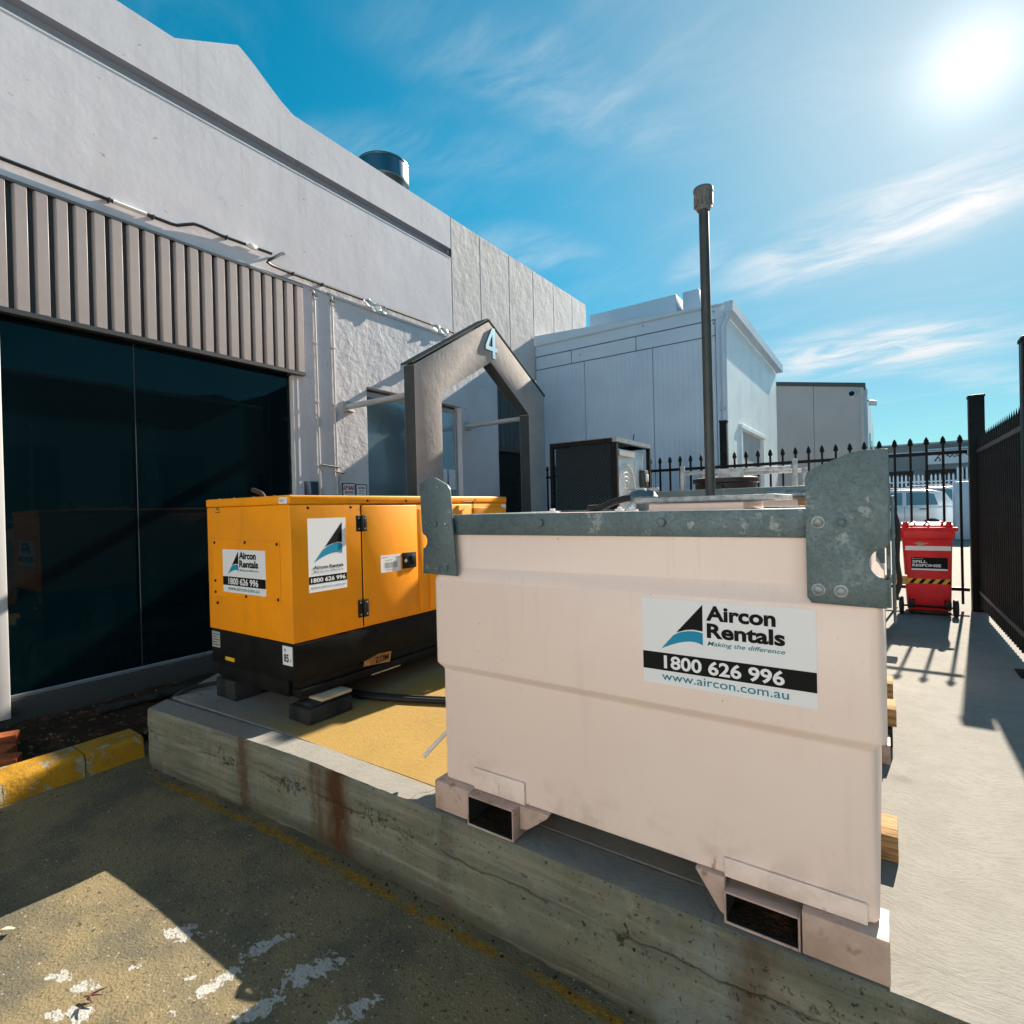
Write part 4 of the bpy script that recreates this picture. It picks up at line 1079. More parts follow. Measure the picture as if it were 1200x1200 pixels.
q.add([(.880, 5.545, 1.94), (.905, 5.545, 1.94), (.905, 5.57, 1.94), (.88, 5.57, 1.94), (.8925, 5.5575, 2.05)], [(0, 1, 4), (1, 2, 4), (2, 3, 4), (3, 0, 4)])
first = obj('picket', q, 'black_steel', sf, smooth=False)
for i in range(1, 26): share(first, 'picket', (0, .1035*i, 0), sf)

# ================================================================== GENERATOR
gx0, gx1, gy0, gy1 = -4.12, -3.08, 2.0, 4.36
ge = thing('generator', 'orange trailer-size generator with black base standing on timber blocks', 'generator', (-3.6, 3.2, .14))
q = MB(); q.box(gx0, gx1, gy0, gy1, .505, 1.388); obj('body', q, 'gen_orange', ge, bevel=.008, ang=50)
q = MB(); q.box(gx0-.004, gx1+.004, gy0-.004, gy1+.004, 1.390, 1.447); obj('roof', q, 'gen_orange', ge, bevel=.010, ang=50)
q = MB(); q.box(gx0+.008, gx1-.008, gy0+.008, gy1-.008, .26, .502)
q.box(gx0+.03, gx1-.03, gy0+.05, gy1-.05, .20, .259); q.box(gx0+.008, gx1-.008, gy0+.05, gy1-.008, .145, .199)
q.box(gx0+.1, gx1-.1, gy0+.02, gy0+.05, .15, .255)
obj('base', q, 'gen_black', ge, bevel=.006)
for z in (.262,):
    q = MB(); q.box(gx1-.007, gx1+.001, gy0+.02, gy1-.02, .488, .500); obj('base_lip', q, 'gen_black', ge)
# end panel with screws and sticker
q = MB(); q.box(-4.028, -3.195, gy0-.006, gy0-.0005, .752, 1.160); ep = obj('end_panel', q, 'gen_orange', ge, bevel=.002, seg=1)
q = MB()
for (x, z) in ((-4.005, 1.135), (-3.60, 1.142), (-3.22, 1.135), (-4.005, .778), (-3.60, .772), (-3.22, .778), (-4.005, .86), (-3.985, .70)):
    s = MB(); s.lathe((x, gy0-.006, z), [(.011, 0), (.010, .004), (.004, .006)], 10, axis=(0, -1, 0)); obj('screw', s, 'gen_black', ep)
logo_sticker(ge, (-3.896, gy0-.006, .788), (1, 0, 0), (0, 0, 1), .541, .302)
# long side: fixed panel, doors, seams
def door(ya, yb, z0, z1, name='door'):
    q = MB(); q.box(gx1-.002, gx1+.009, ya, yb, z0, z1); return obj(name, q, 'gen_orange', ge, bevel=.004, ang=50)
d1 = door(2.563, 3.108, .522, 1.375); d2 = door(3.122, 3.225, .522, 1.345, 'side_panel'); d3 = door(3.245, 3.80, .522, 1.375); d4 = door(3.82, 4.33, .522, 1.345, 'side_panel')
q = MB(); q.box(gx1+.0005, gx1+.002, 2.553, 2.5625, .515, 1.382); q.box(gx1+.0005, gx1+.002, 2.5626, 3.24, 1.3765, 1.384); obj('door_seam', q, 'gen_black', ge)
for (za, zb) in ((1.192, 1.306), (.582, .707)):
    q = MB(); q.box(gx1+.0005, gx1+.012, 2.512, 2.550, za, zb); q.box(gx1+.0095, gx1+.016, 2.566, 2.598, za, zb); q.tube([(gx1+.016, 2.557, za), (gx1+.016, 2.557, zb)], .010, 8)
    h = obj('hinge', q, 'black_plastic', ge, bevel=.003)
    for yy in (2.530, 2.582):
        for z in (za+.02, zb-.02):
            s = MB(); s.lathe((gx1+(.012 if yy < 2.55 else .016), yy, z), [(.007, 0), (.006, .003)], 8, axis=(1, 0, 0)); obj('screw', s, 'alu', h)
q = MB(); q.box(gx1+.0095, gx1+.022, 2.938, 3.082, .885, 1.008); lt = obj('latch', q, 'black_plastic', d1, bevel=.006)
q = MB(); q.box(gx1+.0225, gx1+.030, 3.010, 3.068, .915, .985); lb_ = obj('handle', q, 'gen_black', d1, bevel=.004)
q = MB(); q.lathe((gx1+.0225, 2.966, .945), [(.014, 0), (.012, .003), (.004, .004)], 12, axis=(1, 0, 0)); obj('lock', q, 'alu', d1)
q = MB(); q.box(gx1+.0093, gx1+.0100, 2.724, 2.922, .876, 1.003); obj('label', q, 'sticker_white', d1, label='white barcode label')
bc = MB(); y = 2.760
random.seed(3)
while y < 2.885:
    w_ = random.choice((.003, .005, .008)); bc.add([(gx1+.0106, y, .905), (gx1+.0106, y+w_, .905), (gx1+.0106, y+w_, .948), (gx1+.0106, y, .948)], [(0, 1, 2, 3)]); y += w_ + random.choice((.003, .004))
for (a, b, z, h) in ((2.735, 2.79, .985, .004), (2.87, 2.915, .978, .008), (2.77, 2.84, .962, .004), (2.77, 2.86, .890, .005)):
    bc.add([(gx1+.0106, a, z), (gx1+.0106, b, z), (gx1+.0106, b, z+h), (gx1+.0106, a, z+h)], [(0, 1, 2, 3)])
flat_obj('barcode', bc, 'ink_grey', d1)
logo_sticker(ge, (gx1+.0002, 2.123, .812), (0, 1, 0), (0, 0, 1), .300, .483, tall=True)
for (y, z) in ((2.13, 1.365), (2.47, 1.365), (2.62, 1.41), (3.0, 1.41)):
    s = MB(); s.lathe((gx1+(.004 if z > 1.39 else 0), y, z), [(.010, 0), (.009, .005), (.003, .007)], 10, axis=(1, 0, 0)); obj('roof_screw', s, 'gen_black', ge)
for (x) in (-4.0, -3.8, -3.55, -3.3, -3.12):
    s = MB(); s.lathe((x, gy0+.03, 1.447), [(.012, 0), (.010, .006), (.004, .009)], 10); obj('roof_screw', s, 'gen_black', ge)
# warning triangle, small labels
q = MB(); cx, cz = -3.962, 1.372
q.add([(cx-.032, gy0-.001, cz-.022), (cx+.032, gy0-.001, cz-.022), (cx, gy0-.001, cz+.036)], [(0, 1, 2)]); tr = flat_obj('warning_triangle', q, 'ink_black', ge)
q = MB(); q.add([(cx-.023, gy0-.002, cz-.017), (cx+.023, gy0-.002, cz-.017), (cx, gy0-.002, cz+.025)], [(0, 1, 2)]); flat_obj('triangle_field', q, 'warn_yellow', tr)
q = MB(); q.add([(cx-.002, gy0-.003, cz+.016), (cx-.009, gy0-.003, cz+.0), (cx+.001, gy0-.003, cz+.002), (cx-.002, gy0-.003, cz-.013), (cx+.009, gy0-.003, cz+.005), (cx+.001, gy0-.003, cz+.004)], [(0, 1, 2, 3, 4, 5)]); flat_obj('bolt_mark', q, 'ink_black', tr)
q = MB(); q.box(-3.185, -3.095, gy0-.0065, gy0-.0045, 1.395, 1.435); sl_ = obj('label', q, 'sticker_white', ge, label='small white label at the roof corner'); flat_obj('lettering', text_mesh('HR17', (-3.175, gy0-.0066, 1.405), (1, 0, 0), (0, 0, 1), .018, .05, .02), 'ink_grey', sl_)
q = MB(); q.box(-3.205, -3.10, gy0+.004, gy0+.0075, .362, .484); l85 = obj('label', q, 'sticker_white', ge, label='white label reading 85')
flat_obj('lettering', text_mesh('85', (-3.19, gy0+.0038, .385), (1, 0, 0), (0, 0, 1), .050, .052, .03), 'ink_black', l85)
flat_obj('lettering', text_mesh('dB', (-3.132, gy0+.0038, .388), (1, 0, 0), (0, 0, 1), .016, .022, .01), 'ink_grey', l85)
q = MB(); q.lathe((-3.178, gy0+.0036, .458), [(.012, 0), (.011, .0003)], 12, axis=(0, -1, 0)); obj('emblem', q, 'ink_grey', l85)
q = MB(); q.box(-4.098, -3.99, gy0+.004, gy0+.0075, .37, .484); lp = obj('label', q, 'ink_grey', ge, label='faded grey data plate')
for k in range(5):
    q = MB(); q.add([(-4.09, gy0+.0036, .385+.019*k), (-4.0-.02*(k % 2), gy0+.0036, .385+.019*k), (-4.0-.02*(k % 2), gy0+.0036, .391+.019*k), (-4.09, gy0+.0036, .391+.019*k)], [(0, 1, 2, 3)]); flat_obj('text_line', q, 'gen_black', lp)
q = MB(); q.box(-3.92, -3.80, gy0+.0046, gy0+.0076, .292, .318); obj('label', q, 'warn_yellow', ge, label='small yellow label')
q = MB(); q.add([(gx1-.0065, 2.55, .225), (gx1-.0065, 2.80, .20), (gx1-.0065, 2.82, .275), (gx1-.0065, 2.70, .285), (gx1-.0065, 2.56, .26)], [(0, 1, 2, 3, 4)]); pl = flat_obj('base_decal', q, 'rust', ge); pl['label'] = 'peeling orange decal'
flat_obj('lettering', text_mesh('ZOM', (gx1-.006, 2.66, .222), (0, 1, 0), (0, 0, 1), .045, .13, .02), 'gen_black', pl)
q = MB(); q.box(gx1-.012, gx1+.002, 2.62, 2.90, .146, .152); obj('skid_edge', q, 'alu', ge)
q = MB(); q.tube([(-3.96, 2.36, 1.44), (-3.97, 2.36, 1.475), (-3.985, 2.35, 1.495), (-4.01, 2.33, 1.51), (-4.045, 2.31, 1.525)], [.015, .015, .017, .018, .016], 10); obj('exhaust_pipe', q, 'rubber', ge)
q = MB(); q.box(-3.16, gx1+.008, 4.28, 4.34, 1.325, 1.372); obj('label', q, 'sticker_white', ge, label='white label at the far end')
q = MB(); q.tube([(gx1+.02, 3.66, 1.40), (gx1+.03, 3.75, 1.395), (gx1+.03, 3.80, 1.402), (gx1+.03, 3.84, 1.42)], .006, 6); q.tube([(gx1+.03, 3.80, 1.40), (gx1+.03, 3.80, 1.30)], .005, 6); q.box(gx1+.01, gx1+.04, 3.76, 3.84, 1.27, 1.29); obj('door_stay', q, 'gen_black', ge)

def block(name, label, x0, x1, y0, y1, z0, z1, mt, group, cat='timber block'):
    q = MB(); q.box(x0, x1, y0, y1, z0, z1)
    return tag(obj(name, q, mt, bevel=.008, loc=((x0+x1)/2, (y0+y1)/2, z0), ang=50), label, cat, group)
block('timber_block', 'dark timber block with thin boards on top under the near right corner of the generator', -3.20, -2.975, 2.03, 2.36, .001, .098, 'timber_dark', 'timber under the generator')
block('plywood_shim', 'thin dark board on the right timber block, lower of two', -3.17, -3.00, 2.06, 2.36, .0995, .116, 'timber_dark', 'boards on the timber block', 'board')
block('plywood_shim', 'pale thin board on top of the right timber block', -3.13, -2.985, 2.13, 2.37, .1175, .138, 'timber_pale', 'boards on the timber block', 'board')
block('timber_block', 'dark timber block under the near left corner of the generator', -4.09, -3.83, 2.02, 2.36, .001, .14, 'timber_dark', 'timber under the generator')
block('timber_block', 'dark timber block in shade under the far right corner of the generator', -3.26, -3.06, 3.85, 4.2, .001, .14, 'timber_dark', 'timber under the generator')
block('timber_block', 'dark timber block in shade under the far left corner of the generator', -4.09, -3.83, 3.85, 4.2, .001, .14, 'timber_dark', 'timber under the generator')

# cables and hoses
def cable(name, label, paths, rad, mt, group=None, cat='cable'):
    q = MB()
    for p in paths: q.tube(p, rad, 10)
    return tag(obj(name, q, mt, loc=paths[0][0]), label, cat, group)
def smooth_path(pts, n=8):
    P = [Vector(p) for p in pts]; outp = []
    for i in range(len(P)-1):
        p0, p1, p2, p3 = P[max(i-1, 0)], P[i], P[i+1], P[min(i+2, len(P)-1)]
        for k in range(n):
            t = k/n
            outp.append(.5*((2*p1) + (p2-p0)*t + (2*p0-5*p1+4*p2-p3)*t*t + (3*p1-p0-3*p2+p3)*t**3))
    outp.append(P[-1]); return outp
cable('power_cable', 'black cable draped over the left end of the concrete platform onto the yellow kerb', [smooth_path([(-4.50, 1.70, -.25), (-4.47, 1.74, -.225), (-4.40, 1.80, -.09), (-4.36, 1.86, .0), (-4.345, 1.95, .028), (-4.33, 2.06, .03), (-4.25, 2.2, .04), (-4.1, 2.42, .10), (-3.95, 2.6, .2)])], .017, 'rubber', 'black cables')
for k, dy in enumerate((0, .045)):
    cable('power_cable', ('front' if k == 0 else 'rear') + ' black cable of the pair running from under the generator to the tanks', [smooth_path([(-3.5, 2.50+dy, .02), (-3.12, 2.53+dy, .02), (-2.8, 2.63+dy*1.1, .02), (-2.5, 2.755+dy, .02), (-2.0, 2.96+dy, .02), (-1.5, 3.08+dy, .02)])], .018, 'rubber', 'black cables')
cable('white_hose', 'thin white hose curving out from behind the cream tank', [smooth_path([(-1.90, 1.93, .109), (-1.872, 1.99, .16), (-1.83, 2.09, .225), (-1.74, 2.22, .28), (-1.60, 2.38, .30), (-1.5, 2.6, .2)])], .011, 'hose_white', cat='hose')

# ================================================================== CREAM FUEL TANK
tk = thing('fuel_tank', 'large cream steel fuel tank with galvanised top rim and hire sticker', 'fuel tank', (-.83, 2.35, 0))
TX0, TX1, TY0, TY1 = -1.672, -.010, 1.78, 2.92
def shell(mb, levels, x0, x1, y0, y1, ch=.05):
    rings = []
    for z, ins in levels:
        a, b, c, e = x0+ins, x1-ins, y0+ins, y1-ins; h = ch
        rings.append([(a+h, c, z), (b-h, c, z), (b-h*.3, c+h*.3, z), (b, c+h, z), (b, e-h, z), (b-h, e, z), (a+h, e, z), (a, e-h, z), (a, c+h, z), (a+h*.3, c+h*.3, z)])
    n = len(rings[0]); vs = [p for r_ in rings for p in r_]
    fs = [(i*n+j, i*n+(j+1) % n, (i+1)*n+(j+1) % n, (i+1)*n+j) for i in range(len(rings)-1) for j in range(n)]
    fs += [tuple(range(n))[::-1], tuple(range((len(rings)-1)*n, len(rings)*n))]
    mb.add(vs, fs)
q = MB(); shell(q, [(.132, .022), (.622, .022), (.650, 0), (1.022, 0), (1.078, .026), (1.296, .026)], TX0, TX1, TY0, TY1, .03)
obj('tank_body', q, 'tank_paint', tk, bevel=.007, seg=3, ang=30)
# galvanised rim
for (a, b, c, e) in ((TX0+.02, TX1-.02, TY0+.012, TY0+.025), (TX0+.02, TX1-.02, TY1-.026, TY1-.012)):
    q = MB(); q.box(a, b, c, e, 1.219, 1.3055); q.box(a, b, min(c, e)+.0 if c < 2 else c-.05, e+.05 if c < 2 else e, 1.2975, 1.3045) if False else None
    rl = obj('top_rail', q, 'galvanised', tk, bevel=.003)
    if c < 2:
        for x in (-1.103, -.624):
            s = MB(); s.lathe((x, c, 1.268), [(.019, 0), (.019, .002), (.0165, .0025), (.0165, .010), (.014, .012)], 6, axis=(0, -1, 0)); obj('bolt', s, 'galvanised', rl)
for x in (TX0+.024, TX1-.040):
    q = MB(); q.box(x, x+.014, TY0+.03, TY1-.03, 1.219, 1.3055); obj('top_rail', q, 'galvanised', tk, bevel=.003)
# corner plates
def arc(cx, cz, rr, a0, a1, n=14): return [(cx+rr*math.cos(R(a0+(a1-a0)*i/n)), cz+rr*math.sin(R(a0+(a1-a0)*i/n))) for i in range(n+1)]
plate_r = [(-.190, 1.050), (-.178, 1.034), (-.018, 1.031), (0.0, 1.031), (.002, 1.112)] + arc(.004, 1.153, .043, 268, 92) + [(.004, 1.200), (.008, 1.462), (-.06, 1.462), (-.075, 1.458), (-.165, 1.422), (-.183, 1.410), (-.190, 1.394)]
plate_l = [(-1.712, 1.046), (-1.516, 1.043), (-1.545, 1.418), (-1.560, 1.437), (-1.618, 1.466), (-1.632, 1.4715), (-1.672, 1.471), (-1.722, 1.447), (-1.712, 1.235), (-1.706, 1.222), (-1.692, 1.215), (-1.683, 1.200), (-1.684, 1.180), (-1.694, 1.165), (-1.708, 1.158)]
for pts, bolts in ((plate_r, [(-.159, 1.265, 1), (-.103, 1.264, 0), (-.161, 1.073, 1), (-.106, 1.072, 1)]), (plate_l, [(-1.631, 1.267, 0), (-1.571, 1.266, 1), (-1.622, 1.074, 0), (-1.572, 1.076, 0)])):
    q = MB(); q.prism(pts, 'y', TY0-.016, TY0-.004); cpl = obj('corner_plate', q, 'galvanised', tk, bevel=.002, seg=2)
    for (x, z, w_) in bolts:
        s = MB(); s.lathe((x, TY0-.016, z), [(.0185, 0), (.018, .002), (.0125, .0025), (.0118, .009), (.008, .011)], 12 if w_ else 6, axis=(0, -1, 0)); obj('bolt', s, 'galv_bright' if w_ else 'galvanised', cpl)
q = MB()
q.prism([(TY0-.004, 1.031), (TY0+.12, 1.06), (TY0+.12, 1.40), (TY0-.004, 1.46), (TY0-.004, 1.20), (TY0+.04, 1.17), (TY0+.04, 1.13), (TY0-.004, 1.11)], 'x', -.0, .010); obj('corner_return', q, 'galvanised', tk, bevel=.002)
for x in (-1.70, -.19):
    q = MB(); q.box(x, x+.185, TY1+.004, TY1+.016, 1.04, 1.30); obj('corner_plate', q, 'galvanised', tk, bevel=.004)
# skid: feet, fork pockets, gussets
def skid_box(name, b, mt='skid_paint', bev=.004):
    q = MB(); q.box(*b); return obj(name, q, mt, tk, bevel=bev)
skid_box('foot', (-1.668, -1.470, TY0-.022, TY0+.12, .006, .131)); skid_box('foot', (-.222, -.010, TY0-.022, TY0+.12, .004, .128))
skid_box('foot', (-1.668, -1.47, TY1-.12, TY1+.02, .006, .131)); skid_box('foot', (-.30, -.09, TY1-.12, TY1+.02, .004, .128))
for (a, b, zt, yf) in ((-1.466, -1.232, .131, TY0-.045), (-.440, -.226, .106, TY0-.024)):
    q = MB(); t_ = .006
    q.box(a, a+t_, yf, TY1, .004, zt); q.box(b-t_, b, yf, TY1, .004, zt); q.box(a+t_, b-t_, yf, TY1, zt-t_, zt); q.box(a+t_, b-t_, yf, TY1, .004, .012)
    fk = obj('fork_pocket', q, 'skid_paint', tk, bevel=.002, seg=1)
    q = MB(); q.box(a+t_+.0005, a+t_+.002, yf+.004, TY0+.5, .013, zt-t_-.001); q.box(b-t_-.002, b-t_-.0005, yf+.004, TY0+.5, .013, zt-t_-.001); q.box(a+t_+.0025, b-t_-.0025, yf+.004, TY0+.5, zt-t_-.0025, zt-t_-.001); q.box(a+t_+.0025, b-t_-.0025, yf+.004, TY0+.5, .0125, .0135)
    obj('pocket_shade', q, 'dark_void', fk)  # dark faces put in for the shade inside the pocket
    q = MB(); q.box(a+t_, b-t_, TY0+.5, TY0+.52, .013, zt-t_); obj('pocket_shade_back', q, 'dark_void', fk)  # dark sheet standing in for the shaded depth of the pocket
    q = MB(); vs = []; n = 10
    for i in range(n+1):
        for j in range(5): vs.append((a+t_+.002+(b-a-2*t_-.004)*i/n, yf+.01+.08*j, .0140+max(0, .004+.014*noise.noise(Vector((i*.9, j*.8, a*7))))))
    q.add(vs, [(i*5+j, i*5+j+1, (i+1)*5+j+1, (i+1)*5+j) for i in range(n) for j in range(4)]); obj('dirt', q, 'soil', fk)
q = MB(); q.box(-1.470, -1.212, TY0+.010, TY0+.0195, .133, .222); obj('pocket_bracket', q, 'tank_paint', tk, bevel=.002)
q = MB(); q.box(-.445, -.06, TY0+.012, TY0+.0195, .130, .190); obj('pocket_bracket', q, 'tank_paint', tk, bevel=.002)
q = MB(); q.prism([(-1.230, .133), (-1.095, .133), (-1.10, .118), (-1.195, .045), (-1.230, .04)], 'y', TY0+.0, TY0+.03); obj('gusset', q, 'skid_paint', tk, bevel=.002)
q = MB(); q.prism([(-.535, .133), (-.442, .133), (-.442, .012), (-.458, .02)], 'y', TY0+.0, TY0+.03); obj('gusset', q, 'skid_paint', tk, bevel=.002)
# top: hatch cover, vent pole, lugs
q = MB(); q.box(-.85, -.46, 2.28, 2.70, 1.297, 1.333); hb = obj('hatch_box', q, 'tank_paint', tk, bevel=.005)
q = MB(); q.box(-.905, -.345, 2.25, 2.74, 1.334, 1.337); q.box(-.905, -.345, 2.25, 2.256, 1.3375, 1.358); q.box(-.905, -.345, 2.734, 2.74, 1.3375, 1.358); q.box(-.905, -.899, 2.257, 2.733, 1.3375, 1.358); q.box(-.351, -.345, 2.257, 2.733, 1.3375, 1.358); q.box(-.899, -.351, 2.258, 2.733, 1.352, 1.356)
obj('hatch_lid', q, 'galv_bright', tk, bevel=.002)
for x in (-.86, -.74, -.58, -.45):
    s = MB(); s.lathe((x, 2.5, 1.3565), [(.014, 0), (.014, .008)], 6); obj('lid_bolt', s, 'galv_bright', tk)
q = MB(); q.tube([(-.712, 2.765, 1.29), (-.714, 2.765, 2.86)], .0235, 18); vp = obj('vent_pipe', q, 'steel_post', tk)
q = MB(); q.lathe((-.712, 2.765, 1.297), [(.05, 0), (.05, .02), (.034, .045), (.03, .06)], 18); obj('pipe_flange', q, 'steel_post', vp)
vc = MB(); vc.lathe((-.714, 2.765, 2.775), [(.030, 0), (.036, .012), (.037, .05), (.042, .055), (.043, .085), (.047, .09), (.047, .108), (.040, .112), (.034, .10)], 18)
for k in range(8):
    a = 2*math.pi*k/8; vc.box(-.714+.040*math.cos(a)-.006, -.714+.040*math.cos(a)+.006, 2.765+.040*math.sin(a)-.006, 2.765+.040*math.sin(a)+.006, 2.795, 2.855)
obj('vent_cap', vc, 'cap_steel', vp, bevel=.0015, seg=1)
for (x, y) in ((-1.13, 1.93), (-.80, 1.97), (-1.08, 2.5)):
    q = MB(); q.box(x-.022, x+.022, y-.012, y+.012, 1.2965, 1.312); q.box(x-.01, x+.01, y-.008, y+.008, 1.3125, 1.322); obj('lug', q, 'white_plastic', tk, bevel=.003)
logo_sticker(tk, (-.695, TY0-.0005, .722), (1, 0, 0), (0, 0, 1), .525, .290)
flat_obj('ink_mark', text_mesh('26', (-.040, TY0+.016, .775), (.9, .44, 0), (0, 0, 1), .022, .014, .0, lift=.012), 'gen_black', tk)
# filler coupling and delivery hose on the tank top
q = MB(); q.lathe((-1.045, 2.72, 1.297), [(.035, 0), (.035, .05), (.075, .055), (.078, .075), (.06, .10), (.03, .118)], 20); cpn = obj('filler_cap', q, 'galvanised', tk)
q = MB(); q.box(-1.13, -.96, 2.705, 2.735, 1.40, 1.416); obj('cap_lever', q, 'galv_bright', cpn, bevel=.003)
q = MB(); q.tube(smooth_path([(-1.06, 2.70, 1.36), (-1.11, 2.66, 1.365), (-1.17, 2.62, 1.345), (-1.22, 2.58, 1.32), (-1.30, 2.6, 1.318)]), .018, 10); obj('delivery_hose', q, 'rubber', tk)

# ================================================================== SECOND TANK BEHIND
t2 = thing('fuel_tank', 'second pale fuel tank with guard rail standing behind the cream tank', 'fuel tank', (-.6, 3.85, 0))
q = MB(); shell(q, [(.10, .02), (1.33, .02), (1.40, .02)], -1.22, .01, 3.22, 4.5, .03); obj('tank_body', q, 'tank_paint', t2, bevel=.006)
for (a, b, c, e) in ((-1.24, .02, 3.19, 3.225), (-1.24, .02, 4.49, 4.52), (-1.24, -1.205, 3.226, 4.489), (-.012, .022, 3.226, 4.489)):
    q = MB(); q.box(a, b, c, e, 1.345, 1.409); obj('top_rail', q, 'galvanised', t2, bevel=.003)
q = MB(); q.lathe((-.86, 3.72, 1.40), [(.19, 0), (.19, .055), (.205, .06), (.205, .088), (.16, .098)], 28); mh = obj('manhole', q, 'black_plastic', t2)
q = MB(); q.box(-.89, -.83, 3.505, 3.525, 1.41, 1.445); obj('clamp', q, 'black_plastic', mh, bevel=.004)
for (x, y) in ((-1.08, 3.52), (-.43, 3.52), (-1.08, 4.0), (-.43, 4.0)):
    q = MB(); q.box(x-.012, x+.014, y-.012, y+.012, 1.4095, 1.575 - (.03 if y > 3.8 else 0)); obj('guard_post', q, 'galv_bright', t2, bevel=.002)
for (a, b, z) in (((-1.06, 3.50), (-.446, 3.50), 1.525), ((-1.065, 4.0), (-.446, 4.0), 1.53)):
    q = MB(); q.box(a[0], b[0], a[1]-.010, a[1]+.010, z-.011, z+.011); obj('guard_rail', q, 'galv_bright', t2, bevel=.003)
q = MB(); q.box(-.85, -.70, 3.478, 3.487, 1.485, 1.54); obj('guard_plate', q, 'galv_bright', t2)
q = MB(); q.tube([(-.44, 3.17, 1.365), (-.25, 3.17, 1.362)], .018, 12); q.tube([(-.52, 3.17, 1.366), (-.43, 3.17, 1.365)], .024, 12); obj('pipe_stub', q, 'galv_bright', t2)
q = MB(); q.add([(-.385, 3.2355, 1.34), (-.33, 3.2355, 1.34), (-.335, 3.2355, 1.27), (-.35, 3.2355, 1.25), (-.375, 3.2355, 1.27)], [(0, 1, 2, 3, 4)]); flat_obj('rust_stain', q, 'rust', t2)
q = MB(); q.box(-1.15, -.1, 3.3, 4.4, .101, .102); 
# pump gear on its right-hand end
for y in (3.22, 3.60):
    q = MB(); q.box(.024, .036, y, y+.03, .72, 1.344); obj('gear_post', q, 'galvanised', t2, bevel=.002)
for z in (.80, 1.05, 1.28):
    q = MB(); q.box(.026, .038, 3.251, 3.599, z, z+.03); obj('gear_rail', q, 'galvanised', t2, bevel=.002)
q = MB(); q.tube(smooth_path([(.03, 3.40, 1.28), (.05, 3.36, 1.18), (.045, 3.38, 1.02), (.055, 3.42, .90), (.035, 3.45, .82)]), .012, 8); obj('pump_hose', q, 'rubber', t2)
for z in (1.20, 1.11, .95):
    q = MB(); q.lathe((.025, 3.45, z), [(.022, 0), (.026, .015), (.016, .032)], 12, axis=(1, 0, 0)); obj('valve', q, 'alu', t2)
q = MB(); q.box(-1.2, 0, 3.26, 3.4, .002, .099); obj('skid', q, 'skid_paint', t2)
q = MB(); q.box(-1.2, 0, 4.3, 4.44, .002, .099); obj('skid', q, 'skid_paint', t2)

# timber bearers sticking out on the right
def beam(label, x0, x1, y0, y1, z0, z1, mt='timber'):
    q = MB(); q.box(x0, x1, y0, y1, z0, z1)
    return tag(obj('timber_bearer', q, mt, bevel=.004, loc=((x0+x1)/2, (y0+y1)/2, z0), ang=50), label, 'timber', 'timber bearers at the right of the tanks')
beam('nearest timber end poking out at the right foot of the cream tank', -.20, .018, 2.385, 2.555, .002, .095)
beam('middle timber end poking out from under the tanks on the right', -.20, .030, 3.53, 3.72, .102, .195)
beam('farthest timber end poking out from under the tanks on the right', -.20, .020, 4.02, 4.2, .102, .195)
beam('lower timber packing beneath the middle timber end on the right', -.20, .012, 3.50, 3.70, .002, .100, 'timber_dark')
beam('pale timber length leaning out past the galvanised plate towards the bin', -.6, .16, 6.3, 6.42, .52, .60)
q = MB(); q.box(-.75, -.05, 6.1, 6.8, .0, .515)
tag(obj('timber_crate', q, 'timber_dark', loc=(-.4, 6.4, 0), bevel=.01), 'dark timber crate hidden behind the tanks under a pale timber length', 'crate')

# ================================================================== RED SPILL BIN
bn = thing('wheelie_bin', 'red wheeled spill response bin with white and hazard stripes by the fence', 'bin', (.385, 7.9, 0))
BY = 7.72
def taper(z): t = z/1.0; return .198-.045*t, .592+.022*t, BY+.05-.05*t, BY+.43+.05*t
rings = []
for z in (.045, .30, .60, .86, .87, .98):
    a, b, c, e = taper(z); ex = .018 if z > .865 else 0; h = .03
    a -= ex; b += ex; c -= ex; e += ex
    rings.append([(a+h, c, z), (b-h, c, z), (b, c+h, z), (b, e-h, z), (b-h, e, z), (a+h, e, z), (a, e-h, z), (a, c+h, z)])
q = MB(); n = 8; q.add([p for r_ in rings for p in r_], [(i*n+j, i*n+(j+1) % n, (i+1)*n+(j+1) % n, (i+1)*n+j) for i in range(len(rings)-1) for j in range(n)] + [tuple(range(n))[::-1], tuple(range(5*n, 6*n))])
obj('bin_body', q, 'bin_red', bn, bevel=.006)
q = MB(); q.box(.115, .652, BY-.028, BY-.002, .972, 1.0); q.box(.115, .165, BY-.05, BY-.03, .955, 1.0); q.box(.605, .655, BY-.05, BY-.03, .955, 1.0); obj('bin_rim', q, 'bin_red', bn, bevel=.006)
q = MB(); q.prism([(BY-.01, 1.002), (BY+.50, 1.002), (BY+.50, 1.02), (BY+.40, 1.045), (BY+.03, 1.035), (BY-.01, 1.02)], 'x', .150, .620); ld = obj('lid', q, 'bin_red', bn, bevel=.008)
for x in (.27, .40, .52):
    q = MB(); q.box(x, x+.018, BY+.0, BY+.45, 1.046, 1.056); obj('lid_rib', q, 'bin_red', ld, bevel=.003)
for x in (.185, .575):
    q = MB(); q.lathe((x, BY-.03, 1.0), [(.03, 0), (.032, .03), (.024, .042), (.024, .055), (.014, .066)], 14); obj('hinge_knob', q, 'bin_red', bn)
q = MB(); q.tube([(.135, BY-.06, .985), (.635, BY-.06, .985)], .016, 10); obj('handle', q, 'bin_red', bn)
face_y = lambda z: taper(z)[2]
def band(za, zb, xa, xb, lift):
    q = MB(); q.add([(xa, face_y(za)-lift, za), (xb, face_y(za)-lift, za), (xb, face_y(zb)-lift, zb), (xa, face_y(zb)-lift, zb)], [(0, 1, 2, 3)]); return q
flat_obj('white_stripe', band(.735, .785, .18, .596, .003), 'sticker_white', bn)
